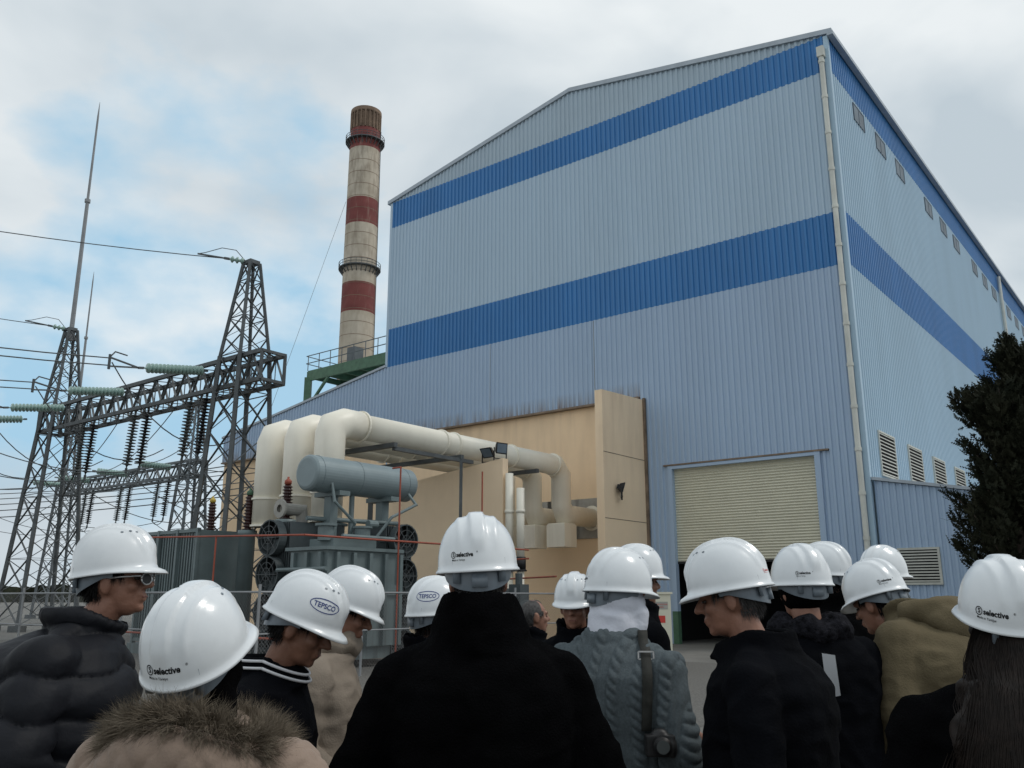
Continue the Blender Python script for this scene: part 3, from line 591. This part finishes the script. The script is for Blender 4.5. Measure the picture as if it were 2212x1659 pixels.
# ================================================================ PEOPLE
def ell(c,r,n=16,m=10,R=None):
    V=[];Fc=[];c=np.array(c,float)
    V.append((0,0,-1))
    for i in range(1,m):
        p=-pi/2+pi*i/m
        for k_ in range(n): a=2*pi*k_/n;V.append((math.cos(p)*math.cos(a),math.cos(p)*math.sin(a),math.sin(p)))
    V.append((0,0,1));V=np.array(V)*np.array(r)
    if R is not None: V=V@np.array(R).T
    V=V+c
    for k_ in range(n):
        Fc.append((0,1+(k_+1)%n,1+k_))
        for i in range(m-2): Fc.append((1+i*n+k_,1+i*n+(k_+1)%n,1+(i+1)*n+(k_+1)%n,1+(i+1)*n+k_))
        Fc.append((1+(m-2)*n+k_,1+(m-2)*n+(k_+1)%n,len(V)-1))
    return V,Fc
def cap(p0,p1,r0,r1,n=12):
    p0=np.array(p0,float);p1=np.array(p1,float);Ln=np.linalg.norm(p1-p0);prof=[]
    for i in range(1,6): a=-pi/2+pi/2*i/5.;prof.append((math.sin(a)*r0/Ln,max(.0008,math.cos(a)*r0)))
    for i in range(0,5): a=pi/2*i/5.;prof.append((1+math.sin(a)*r1/Ln,math.cos(a)*r1))
    return lathe(p0,p1,prof,n)
def loft(rings,n=28):
    V=[];Fc=[]
    for z,rx,ry,cy_ in rings:
        for k_ in range(n):
            a=2*pi*k_/n;c_,s_=math.cos(a),math.sin(a);e_=.82
            V.append((rx*abs(c_)**e_*(1 if c_>0 else -1),cy_+ry*abs(s_)**e_*(1 if s_>0 else -1),z))
    for i in range(len(rings)-1):
        for k_ in range(n): Fc.append((i*n+k_,i*n+(k_+1)%n,(i+1)*n+(k_+1)%n,(i+1)*n+k_))
    Fc.append(tuple(range(n-1,-1,-1)));Fc.append(tuple((len(rings)-1)*n+k_ for k_ in range(n)))
    return V,Fc
def remesh(name,parts,vox,mat,parent=None,smooth=2,disp=None):
    v,f=join(parts);me=bpy.data.meshes.new(name);me.from_pydata(v.tolist(),[],f);me.update()
    ob=bpy.data.objects.new('tmp',me);COL.objects.link(ob)
    m=ob.modifiers.new('r','REMESH');m.mode='VOXEL';m.voxel_size=vox
    if smooth:
        m=ob.modifiers.new('s','SMOOTH');m.factor=.5;m.iterations=smooth
    dg=bpy.context.evaluated_depsgraph_get();me2=bpy.data.meshes.new_from_object(ob.evaluated_get(dg))
    bpy.data.objects.remove(ob);bpy.data.meshes.remove(me)
    me2.name=name;me2.materials.clear();me2.materials.append(M[mat])
    if disp:
        n=len(me2.vertices);co_=np.empty(n*3);me2.vertices.foreach_get('co',co_);co_=co_.reshape(-1,3)
        nn=np.empty(n*3);me2.vertex_normals.foreach_get('vector',nn);nn=nn.reshape(-1,3)
        d=disp(co_,nn);me2.vertices.foreach_set('co',(co_+nn*d[:,None]).ravel());me2.update()
    me2.polygons.foreach_set('use_smooth',[True]*len(me2.polygons))
    o=bpy.data.objects.new(name,me2);COL.objects.link(o)
    if parent: o.parent=parent
    return o
def folds(seed,amp=.012,kind='cloth'):
    def f(co_,nn):
        d=np.zeros(len(co_))
        for i,(x,y,z) in enumerate(co_):
            q=noise.noise((x*5+seed,y*5,z*9+.8*x))+.5*noise.noise((x*13+seed,y*13,z*22))
            d[i]=amp*(1-2*abs(q))*.8
        x,y,z=co_.T
        if kind=='puffer':
            zz=z+.020*np.abs((((x+y)*7)%2)-1)*2
            d=d*.45+.028*np.abs(np.sin(zz*pi/.115))**.45-.014
        if kind=='quilt':
            u=(x+z)*pi/.075;v=(x-z)*pi/.075
            d=d*.5+.010*np.minimum(np.abs(np.sin(u)),np.abs(np.sin(v)))**.5
        if kind=='cable':
            ph=x/.040;fl=np.floor(ph);fr=ph-fl
            cable=(fl%2==0)
            rope=(.35+.65*np.abs(np.sin((z/.034+fr*1.0+fl*.37)*pi))**.7)*np.sin(fr*pi)**.5
            rib=np.abs(np.sin(ph*2*pi))*.2
            d=d*.4+.0175*np.where(cable,rope,rib)
        return d
    return f
# --- hard hat
HH=.136
def shell(az,ph,push=0):
    ca,sa=math.cos(az),math.sin(az);cr_=math.cos(ph)**.80
    x=.116*sa*cr_;y=.136*ca*cr_;z=HH*math.sin(ph)
    up=min(1,max(0,(z-.028)/.03));ax_=abs(x)
    rd=.0085*max(0,min(1,(.021-ax_)/.004+.5))*up
    rd+=.0045*math.exp(-((ax_-.052)/.007)**2)*up
    n=np.array([x/.116**2,y/.136**2,z/HH**2]);n/=np.linalg.norm(n)
    p=np.array([x,y,z])+n*(rd+push);p[2]-=.016*(1-ca)/2*(1-math.sin(ph))
    return p
def helmet_mesh():
    n=96;phs=np.linspace(0,pi/2*.985,28);V=[];Fc=[];rings=[]
    def brim(az,k_):
        ca=math.cos(az);f_=max(0,ca);p=shell(az,0);o_=np.array([math.sin(az),math.cos(az),0])
        e1=[.002,.006,.008][k_]+[.003,.022,.031][k_]*f_**1.6
        zd=[-.012,-.016,-.022][k_]-[.000,.006,.012][k_]*f_**2
        return p+o_*e1+Z*zd
    for k_ in(2,1,0): rings.append([brim(2*pi*j/n,k_) for j in range(n)])
    for ph in phs: rings.append([shell(2*pi*j/n,ph) for j in range(n)])
    for r_ in rings: V+=r_
    for i in range(len(rings)-1):
        for j in range(n): Fc.append((i*n+j,i*n+(j+1)%n,(i+1)*n+(j+1)%n,(i+1)*n+j))
    Fc.append(tuple((len(rings)-1)*n+j for j in range(n)))
    return V,[tuple(reversed(q)) for q in Fc]
HM=helmet_mesh()
def band_mesh():
    V=[];Fc=[];n=40
    for j in range(n+1):
        az=pi*.42+(pi*1.16)*j/n;b=max(0,-math.cos(az));x,y=.098*math.sin(az),.118*math.cos(az)
        V+= [(x*.98,y*.98,-.018),(x,y,-.034-.034*b),(x*.97,y*.97,-.042-.050*b)]
    for j in range(n):
        for q in(0,1): Fc.append((j*3+q,j*3+q+1,j*3+4+q,j*3+3+q))
    bk=box(-.022,.022,-.126,-.112,-.080,-.044)
    h1=box(-.075,-.055,-.104,-.094,-.066,.0);h2=box(.055,.075,-.104,-.094,-.066,0)
    return join([(V,Fc),bk,h1,h2])
BM=band_mesh()
def on_helmet(vf,az0,z0,push=.0012):
    V=[]
    for x,y,_ in vf[0]:
        z=z0+y;ph=math.asin(min(.97,max(0,z/HH)));rr=.128*math.cos(ph)**.80
        V.append(shell(az0-x/rr,ph,push))
    return V,vf[1]
def ringmesh(rx,ry,th,n=40):
    V=[];Fc=[]
    for j in range(n):
        a=2*pi*j/n;V+=[(rx*math.cos(a),ry*math.sin(a),0),((rx-th)*math.cos(a),(ry-th)*math.sin(a),0)]
    for j in range(n): k_=(j+1)%n;Fc.append((2*j,2*k_,2*k_+1,2*j+1))
    return V,Fc
T_sel=textmesh('selective',.0245,.03,'LEFT');T_made=textmesh('Made in Türkiye',.0105,.008,'LEFT');T_s=textmesh('S',.020,.03);T_tep=textmesh('TEPSCO',.024,.018)
def sh2(vf,dx,dy): return ([(a_+dx,b_+dy,0) for a_,b_,c_ in vf[0]],vf[1])
def scl(vf,s_): return ([(a_*s_,b_*s_,0) for a_,b_,c_ in vf[0]],vf[1])
LOGO_SEL=scl(join([sh2(T_sel,-.030,0),sh2(T_s,-.046,0),sh2(ringmesh(.0135,.0135,.0026),-.047,0),sh2(T_made,-.054,-.020),sh2(textmesh('®',.009,.01),.074,.008)]),.76)
LOGO_TEP=join([scl(T_tep,.9),ringmesh(.052,.021,.0028)])
VENTM=join([on_helmet((ringmesh(.005,.0026,.0026,12)),sg_*a_,.108,.001) for a_ in(.45,.75,1.05) for sg_ in(-1,1)])
def strands(seeds,mat,name,parent,w=.0016,curl=.3,grav=.3,seg=3):
    V=[];Fc=[]
    for p,d,l in seeds:
        p=np.array(p,float);d=np.array(d,float);sdv=np.cross(d,rng.normal(size=3));sdv/=np.linalg.norm(sdv)+1e-9;n=len(V);q=p.copy()
        for i in range(seg):
            ww=w*(1-i/seg);V+=[q-sdv*ww,q+sdv*ww];d=d+rng.normal(size=3)*curl*.3-Z*grav/seg;d/=np.linalg.norm(d);q=q+d*l/seg
        V.append(q)
        for i in range(seg-1): Fc.append((n+2*i,n+2*i+1,n+2*i+3,n+2*i+2))
        Fc.append((n+2*seg-2,n+2*seg-1,n+2*seg))
    return mk(name,(V,Fc),mat,parent,local=True)
def person(X,Y,zc,yaw,label,coat='wool',kind='cloth',hp=0,hy=0,d=.04,sw=.20,bw=.22,bd=.17,puff=0,elb=.28,collar=(.08,.02),hem=.8,hat=True,logo='sel',laz=pi,hair='hairblack',skin='skin',vox=.009,seed=1,fwd=.15,headroll=0,logo_col='ink',lsc=1.,cr0=0.,hdrop=0.,shz=0.):
    sc=(zc+hdrop)/1.74
    piv=np.array([0,-.01,1.53]);drp=np.array([0,hdrop*.5,-hdrop])
    R=Matrix.Rotation(math.radians(hy),3,'Z')@Matrix.Rotation(math.radians(-hp),3,'X')@Matrix.Rotation(math.radians(headroll),3,'Y');Rn=np.array(R)
    HT=lambda vf:((np.array(vf[0],float)-piv)@Rn.T+piv+drp,vf[1])
    hd=[ell((0,-.008,1.655),(.074,.095,.098),20,14),ell((0,.03,1.61),(.062,.062,.085)),ell((0,.038,1.572),(.052,.05,.05)),ell((0,.076,1.548),(.022,.018,.018)),
        cap((-.034,.083,1.663),(.034,.083,1.663),.013,.013),cap((0,.092,1.655),(0,.115,1.619),.008,.013),ell((.012,.1,1.614),(.009,.011,.008)),ell((-.012,.1,1.614),(.009,.011,.008)),
        ell((.037,.064,1.617),(.024,.024,.022)),ell((-.037,.064,1.617),(.024,.024,.022)),cap((-.018,.092,1.587),(.018,.092,1.587),.0075,.0075),cap((-.015,.092,1.574),(.015,.092,1.574),.008,.008),
        ell((.078,-.006,1.628),(.009,.019,.033)),ell((-.078,-.006,1.628),(.009,.019,.033)),cap((.072,-.004,1.6),(.08,-.012,1.655),.008,.010),cap((-.072,-.004,1.6),(-.08,-.012,1.655),.008,.010)]
    parts=[HT(p) for p in hd]
    o=np.array([0,-d,0])
    nk=(np.array([0,-.012,1.57])-piv)@Rn.T+piv+drp
    parts.append(cap(np.array([0,-.02,1.38])+o*.9,nk,.058,.056))
    parts+=[ell(o+[0,0,.97],(.16,.105,.13)),ell(o+[0,0,1.12],(.135,.095,.16)),ell(o+[0,0,1.27],(.155,.105,.15)),cap(o+[-.14,0,1.375],o+[.14,0,1.375],.045,.045)]
    for sg in(-1,1):
        sh_=o+[sg*(sw-.02),0,1.37-shz];eb=o+[sg*elb,-.04,1.13];wr=o+[sg*(elb-.05),fwd,.98]
        parts+=[cap(sh_,eb,.048,.042),cap(eb,wr,.042,.028)]
        hdv=(wr-eb)/np.linalg.norm(wr-eb);parts.append(cap(wr,wr+hdv*.075,.028,.034))
        for j,(off,ln) in enumerate(((-.027,.066),(-.009,.078),(.009,.073),(.027,.056))):
            st=wr+hdv*.085+Z*off;md=st+hdv*ln*.5-np.array([sg*.004,0,0]);parts+=[cap(st,md,.0095,.009,8),cap(md,md+hdv*ln*.45+np.array([-sg*.022,0,0]),.009,.008,8)]
        th=wr+hdv*.03+Z*.03;parts+=[cap(th,th+hdv*.035+Z*.02-np.array([sg*.02,0,0]),.012,.0105,8)]
        hp_=o+[sg*.09,0,.93];kn=o+[sg*.10,.015,.50];an=o+[sg*.105,-.01,.09]
        parts+=[cap(hp_,kn,.085,.056),cap(kn,an,.054,.038),cap(an-Z*.04,an+[sg*.02,.15,-.055],.035,.03)]
    body=remesh('person',parts,.0065 if vox<.01 else .009,skin,None,1)
    body.rotation_euler=(0,0,math.radians(yaw));body.scale=(sc,sc,sc)
    tag(body,label,'person')
    off=((np.array([0,0,1.745])-piv)@Rn.T+piv+drp)[:2]*sc;cy_,sy_=math.cos(math.radians(yaw)),math.sin(math.radians(yaw))
    body.location=(X-(off[0]*cy_-off[1]*sy_),Y-(off[0]*sy_+off[1]*cy_),0)
    P=body
    tr_=[ell(o+[0,0,.95],(.18,.13,.13))]
    for sg in(-1,1):
        tr_+=[cap(o+[sg*.09,0,.93],o+[sg*.10,.015,.5],.10,.078),cap(o+[sg*.10,.015,.5],o+[sg*.105,-.01,.12],.078,.068)]
        remesh('shoe',[cap(o+[sg*.105,-.03,.055],o+[sg*.13,.16,.045],.05,.043),box(sg*.115-.045,sg*.115+.045,-.09-d,.2-d,0.0,.03)],.012,'shoe',P,2)
    remesh('trousers',tr_,.016,'trouser',P,2)
    pf=puff
    rings=[(hem,bw*1.02+pf,bd*1.05+pf,-d),(1.0,bw*.98+pf,bd+pf,-d),(1.15,bw+pf,bd+pf,-d),(1.28,bw*1.04+pf,bd*1.02+pf,-d-.01),(1.36-shz,bw*.98+pf,bd*.95+pf*.8,-d-.012),(1.42-shz*.6,bw*.80+pf*.7,bd*.78+pf*.5,-d*.95-.012),(1.465,.135+pf*.4,.115+pf*.3,-d*.75-.01),(1.50,.088,.088,-d*.55)]
    cp_=[loft(rings)]
    for sg in(-1,1):
        shd=o+[sg*(sw),-.005,1.375-shz];eb=o+[sg*elb,-.05,1.12];wr=o+[sg*(elb-.05),fwd-.02,.99]
        cp_+=[cap(np.array([sg*.055,-d*.6-.012,1.465]),shd+[0,0,-.01],.045,.082+pf*.5),cap(o+[sg*.1,-.008,1.40-shz*.5],shd,.06+pf*.3,.078+pf*.5),cap(shd,eb,.078+pf*.6,.068+pf*.5),cap(eb,wr,.068+pf*.5,.052+pf*.4)]
    ch,cf=collar
    if ch>0:
        n=32;V=[];Fc=[];prof=[(1.44,.118+cr0,0),(1.49+ch*.3,.100+cr0*.7+cf*.3,.0),(1.49+ch,.092+cf,0),(1.495+ch,.084+cf,0),(1.49+ch*.9,.074+cf,0),(1.47,.072,0)]
        for z,rr,_ in prof:
            for j in range(n):
                a=2*pi*j/n;fr_=max(0,math.sin(a));zz=z-(.05*fr_ if z>1.47 else 0)
                V.append((rr*1.0*math.cos(a),rr*1.08*math.sin(a)-d*.55-.005,zz))
        for i in range(len(prof)):
            i2=(i+1)%len(prof)
            for j in range(n): Fc.append((i*n+j,i*n+(j+1)%n,i2*n+(j+1)%n,i2*n+j))
        cp_.append((V,Fc))
    ct=remesh('jacket',cp_,vox,coat,P,3,folds(seed,.011,kind))
    if hair:
        sd_=[]
        for _ in range(2600):
            a=rng.uniform(pi*.30,pi*1.70);zz=rng.uniform(-.75,.25)
            if abs(a-pi)>pi*.42 and zz<-.05: continue
            rr=math.sqrt(1-zz*zz);nrm=np.array([math.sin(a)*rr,math.cos(a)*rr,zz]);p=np.array([0,-.008,1.655])+nrm*np.array([.075,.096,.099])
            dn=np.array([nrm[0]*.25,nrm[1]*.25,-1.]);sd_.append((p,dn/np.linalg.norm(dn),rng.uniform(.02,.04)))
        pp=[(((s_[0]-piv)@Rn.T+piv+drp),s_[1]@Rn.T,s_[2]) for s_ in sd_]
        V=[];Fc=[];n=24
        for i in range(9):
            zz=(.35 if hat else .93)-i*(.12 if hat else .19)
            for j in range(n+1):
                a=pi*.36+pi*1.28*j/n
                if abs(a-pi)>pi*.40: z2=max(zz,-.12)
                else: z2=max(zz,-.62)
                rr=math.sqrt(1-z2*z2);V.append(np.array([0,-.008,1.655])+np.array([math.sin(a)*rr,math.cos(a)*rr,z2])*np.array([.0775,.0985,.101]))
        for i in range(8):
            for j in range(n): Fc.append((i*(n+1)+j,i*(n+1)+j+1,(i+1)*(n+1)+j+1,(i+1)*(n+1)+j))
        hc=mk('hair',HT((V,Fc)),hair,P,True,True)
        st=strands(pp,hair,'hair_strands',P,.0012,.3,.2);st.parent=hc
    for sg in(-1,1):
        mk('eye',HT(ell((sg*.031,.080,1.642),(.012,.010,.006),10,8)),'eye',P,True,True)
        mk('eyebrow',HT(cap((sg*.018,.096,1.668),(sg*.045,.088,1.668),.003,.002,6)),'hairblack',P,True,True)
    mk('mouth',HT(cap((-.019,.0985,1.581),(.019,.0985,1.581),.0028,.0028,6)),'lip',P,True,True)
    if hat:
        HO=np.array([0,-.006,1.688]);HV=lambda vf:HT((np.array(vf[0],float)+HO,vf[1]))
        hh=mk('hard_hat',HV(HM),'helmet',P,True,True)
        m=hh.modifiers.new('s','SOLIDIFY');m.thickness=.003;m.offset=-1
        mk('suspension_band',HV(BM),'band',P,True,True).parent=hh
        mk('vent_slots',HV(VENTM),'band',P,False,True).parent=hh
        if logo=='sel': mk('logo',HV(on_helmet(scl(LOGO_SEL,lsc),laz,.024)),logo_col,P,False,True).parent=hh
        if logo=='tep': mk('logo',HV(on_helmet(LOGO_TEP,laz,.058)),'blueink',P,False,True).parent=hh
    return P,ct,HT
# --- the crowd
p1,c1,H1=person(-1.40,3.15,1.81,-72,'person in charcoal puffer jacket, white hard hat and glasses',coat='puffer',kind='puffer',d=.15,bw=.28,bd=.22,puff=.03,sw=.25,elb=.37,collar=(.05,.025),hp=-4,hy=-14,logo=None,hair='hairblack',seed=2)
gl=mk('glasses',H1(join([tube([(sg*.078,-.02,1.645),(sg*.084,.05,1.648),(sg*.068,.106,1.648)],.0034,6) for sg in(-1,1)]+[tube([(sg*.038+.027*math.cos(2*pi*j/16),.114-.008*sg*math.cos(2*pi*j/16),1.638+.019*math.sin(2*pi*j/16)) for j in range(17)],.0026,6) for sg in(-1,1)])),'chrome',p1,True,True)
for sg in(-1,1): mk('tinted_lens',H1(([(sg*.038+.026*math.cos(2*pi*j/16),.114-.008*sg*math.cos(2*pi*j/16),1.638+.018*math.sin(2*pi*j/16)) for j in range(16)],[tuple(range(16))])),'black',p1,False,True).parent=gl
p2,c2,H2=person(-.70,1.98,1.612,-14,'person in beige quilted coat with fur trimmed hood and hard hat',coat='tancoat',kind='quilt',d=.03,bw=.25,bd=.20,puff=.012,sw=.235,elb=.29,collar=(0,0),hp=-27,laz=pi-.05,hair='hairblack',seed=5,vox=.007,lsc=1.05)
remesh('knitted_hood',[H2(ell((0,-.008,1.62),(.092,.104,.108),20,14)),cap((0,-.04,1.44),(0,-.04,1.56),.092,.085)],.008,'wool',p2,2,folds(8,.008))
V=[]
fz=lambda a:1.49-.055*math.sin(a)**2+.02*math.cos(a)
for j in range(60):
    a=2*pi*j/60;V.append((.02+.172*math.sin(a),-.06-.125*math.cos(a),fz(a)-.02))
remesh('hood',[tube([(x,y-.012,z-.04) for x,y,z in V]+[(V[0][0],V[0][1]-.012,V[0][2]-.04)],.052,12)],.008,'tancoat',p2,2,folds(9,.008,'quilt'))
sd_=[]
for _ in range(28000):
    a=rng.uniform(0,2*pi);b=rng.uniform(0,2*pi);c_=np.array([.02+.176*math.sin(a),-.06-.13*math.cos(a),fz(a)])
    rad_=np.array([math.sin(a),-math.cos(a),0]);nn=rad_*math.cos(b)+Z*math.sin(b);p=c_+nn*.032
    if math.sin(b)<-.6: continue
    cl=.4*np.array([math.sin(a*23),math.cos(a*17),.9*math.sin(a*31)])
    dd=nn*.8+rad_*.3+np.array([0,0,.1])+rng.normal(size=3)*.25+cl
    sd_.append((p,dd/np.linalg.norm(dd),rng.uniform(.025,.072)))
strands(sd_,'fur','fur_trim',p2,.0008,.45,.45,4)
p3,c3,H3=person(-.645,2.95,1.665,-94,'person in black jacket with white collar stripes looking down',coat='navy',d=.07,bw=.23,bd=.17,sw=.21,collar=(.04,.012),hp=24,logo='tep',laz=pi*.30,hair='hairblack',skin='skin2',seed=7)
for i_,zz in enumerate((1.50,1.522)):
    n=40;mk('collar_stripe',tube([((.116-.005*i_)*math.cos(2*pi*j/n),(.125-.005*i_)*math.sin(2*pi*j/n)-.0435,zz-.05*max(0,math.sin(2*pi*j/n))) for j in range(n+1)],.0050,6),'stripe_white',p3,True,True)
p4,c4,H4=person(-.64,3.7,1.70,-85,'person in pale beige trench coat and scarf looking down',coat='trench',d=.05,bw=.23,bd=.17,sw=.21,collar=(.05,.03),hp=22,logo=None,hair='hairblack',seed=8)
for z in(1.3,1.18,1.06): mk('button',cyl((.06,.13,z),(.06,.165,z),.014,12),'scarf',p4,False,True)
remesh('scarf',[tube([(.105*math.cos(2*pi*j/24),.105*math.sin(2*pi*j/24)-.03,1.50+.012*math.sin(j*2.1)) for j in range(25)],.035,10)],.01,'trench',p4,2,folds(12,.015))
p5,c5,H5=person(-.11,2.75,1.812,4,'person in long black wool coat with turned up collar, from behind',coat='wool',d=.05,bw=.255,bd=.19,sw=.225,elb=.335,collar=(.10,.012),cr0=.035,hp=2,headroll=-3,laz=pi+.42,hair='hairgrey',seed=11,lsc=.85,shz=.02)
person(-.325,3.9,1.655,-60,'person in dark coat and white hard hat with oval badge',coat='navy',logo='tep',laz=pi*.72,vox=.013,seed=13,hair='hairblack',skin='skin2')
person(.145,6.0,1.62,-70,'bareheaded person with short grey hair in dark coat',hat=False,hair='hairgrey',coat='navy',vox=.013,seed=14)
person(.34,4.9,1.70,165,'person in dark coat and hard hat facing the group',coat='navy',logo=None,laz=0,vox=.013,hp=8,seed=15,skin='skin')
p9,c9,H9=person(.425,3.5,1.75,-38,'person in grey cable knit sweater with white hood under hard hat',coat='knit',kind='cable',d=.04,bw=.235,bd=.17,sw=.22,elb=.29,collar=(.02,.01),cr0=.01,hp=6,hy=-24,laz=pi+.35,hair=None,seed=16,vox=.0055,lsc=.7)
remesh('white_hood',[H9(ell((0,-.006,1.615),(.092,.106,.115),20,14)),H9(cap((0,-.02,1.50),(0,-.01,1.6),.092,.09)),cap((0,-.04,1.46),(0,-.03,1.54),.092,.092),H9(cap((.04,.03,1.50),(.05,.05,1.58),.05,.045))],.008,'whitecloth',p9,2,folds(20,.010))
person(.66,4.7,1.83,-70,'person in dark coat and white hard hat',coat='navy',logo=None,vox=.013,seed=17)
p11,c11,H11=person(.70,2.98,1.755,62,'person with cropped grey hair in black jacket looking down',coat='navy',d=.075,bw=.26,bd=.19,sw=.235,elb=.34,collar=(.04,.02),cr0=.02,hp=12,hy=8,laz=pi+.28,logo='sel',logo_col='redink',hair='hairgrey',seed=19,lsc=.45)
p12,c12,H12=person(1.22,3.8,1.78,12,'person in black jacket and patterned scarf, beanie under hard hat',coat='navy',collar=(0,0),hp=4,laz=pi+.5,hair=None,seed=21,bw=.24,sw=.22,lsc=.7)
remesh('beanie',[H12(ell((0,-.008,1.645),(.090,.108,.095),20,14))],.009,'wool',p12,2,folds(22,.005))
remesh('scarf',[tube([(.115*math.cos(2*pi*j/24),.115*math.sin(2*pi*j/24)-.03,1.49+.015*math.sin(j*1.7)) for j in range(25)],.045,10)],.01,'scarf',p12,2,folds(23,.016))
p13,_,H13=person(1.73,4.95,1.855,50,'person in black coat wearing blue face mask and hard hat',coat='wool',logo=None,vox=.013,seed=24)
mk('face_mask',H13(ell((0,.066,1.585),(.055,.048,.05),14,10)),'mask',p13,True,True)
pX,_,_=person(1.65,4.15,1.745,34,'person in olive canvas parka with hood folded back, from behind',coat='olive',d=.14,bw=.27,bd=.2,puff=.02,sw=.235,elb=.33,collar=(.06,.03),hp=20,laz=pi*1.2,seed=26,lsc=.7,hdrop=.10)
remesh('hood',[ell((0,-.24,1.45),(.15,.10,.085)),tube([(.13*math.cos(a),-.11-.13*abs(math.sin(a)),1.49+.02*math.sin(a)) for a in np.linspace(0,pi,14)],.045,10)],.012,'olive',pX,3,folds(28,.014))
person(2.12,5.1,1.845,-60,'person in dark jacket and white hard hat',coat='navy',logo=None,vox=.013,seed=29)
p16,c16,H16=person(1.295,2.36,1.675,-8,'person with long dark hair in black coat, from behind',coat='wool',d=.03,bw=.27,bd=.19,sw=.25,elb=.35,collar=(.0,.0),hp=-14,laz=pi+.72,hair='hairbrown',seed=31,lsc=1.)
hm=remesh('long_hair',[H16(ell((0,-.02,1.62),(.086,.098,.10),18,12)),cap((0,-.06,1.58),(0,-.13,1.42),.092,.10),ell((-.02,-.150,1.25),(.21,.085,.30)),ell((-.01,-.10,1.44),(.16,.085,.14))],.009,'hairbrown',p16,3,folds(33,.016))
V=[];Fc=[]
bv=BVHTree.FromPolygons([v.co.copy() for v in hm.data.vertices],[tuple(p.vertices) for p in hm.data.polygons])
for _ in range(5000):
    x0=rng.uniform(-.09,.09);xe=x0*2.4-.02+rng.normal()*.025;z0=rng.uniform(1.55,1.66);ze=rng.uniform(.98,1.2);n=len(V);S=10;ph=rng.uniform(0,6.3);lift=rng.uniform(.001,.012);yl=-.1
    for i in range(S+1):
        u=i/S;x=x0+(xe-x0)*u**.8+.006*math.sin(u*9+ph);z=z0+(ze-z0)*u
        h=bv.ray_cast(Vector((x,-.6,z)),Vector((0,1,0)))
        if h[0] is not None: yl=h[0].y-lift
        V+=[(x-.0012,yl,z),(x+.0012,yl,z)]
    for i in range(S): Fc.append((n+2*i,n+2*i+1,n+2*i+3,n+2*i+2))
mk('hair_strands',(V,Fc),'hairbrown',p16,True,True).parent=hm
# camera strap with buckle on the sweater
bv=BVHTree.FromPolygons([v.co.copy() for v in c9.data.vertices],[tuple(p.vertices) for p in c9.data.polygons])
Mw=Matrix.Translation(p9.location)@p9.rotation_euler.to_matrix().to_4x4()@Matrix.Diagonal((*p9.scale,1));Mi=Mw.inverted()
V=[];Fc=[];S=16
for i in range(S+1):
    u=i/S;xw=.485-.02*u;zw=1.53-.33*u
    ys=[]
    for sg in(-1,0,1):
        o_=Mi@Vector((xw+sg*.018,2.6,zw));d_=(Mi.to_3x3()@Vector((0,1,0))).normalized();h=bv.ray_cast(o_,d_)
        if h[0] is not None: ys.append((Mw@h[0]).y)
    yy=(min(ys) if ys else 3.2)-.006
    for sg in(-1,1): V.append((xw+sg*.018,yy,zw))
for i in range(S): Fc.append((2*i,2*i+1,2*i+3,2*i+2))
Vw=V
cb=empty('shoulder_camera',Vw[-1],'camera hanging on an olive shoulder strap','camera')
mk('strap',(Vw,Fc),'strap',cb,True).modifiers.new('s','SOLIDIFY').thickness=.003
bc=np.array(Vw[8])*.5+np.array(Vw[9])*.5+np.array([0,-.006,0])
rgx=.027;rgz=.013
mk('buckle',join([bar(bc+[-rgx,0,-rgz],bc+[rgx,0,-rgz],.005),bar(bc+[-rgx,0,rgz],bc+[rgx,0,rgz],.005),bar(bc+[-rgx,0,-rgz],bc+[-rgx,0,rgz],.005),bar(bc+[rgx,0,-rgz],bc+[rgx,0,rgz],.005)]),'chrome',cb)
e0=np.array(cb.location)+np.array([0.02,-.04,-.035])
cbm=remesh('camera_body',[box(-.05,.05,-.025,.025,-.04,.03),ell((0,0,.03),(.03,.024,.022)),ell((.04,-.01,-.01),(.018,.026,.036))],.006,'black',cb,2);cbm.location=tuple(e0-np.array(cb.location))
mk('lens',lathe(e0+[0,-.02,0],e0+[0,-.07,0],[(0,.028),(.7,.028),(.75,.031),(1,.031)],24),'black',cb,True)
mk('lens_glass',cyl(e0+[0,-.0705,0],e0+[0,-.072,0],.022,24),'greyins',cb)
mkroot('paper_sheet',([(1.085,3.2,1.46),(1.12,3.17,1.455),(1.135,3.19,1.32),(1.10,3.22,1.31)],[(0,1,2,3)]),'paper',(1.10,3.18,1.28),'white printed sheet of paper held in a hand','paper')
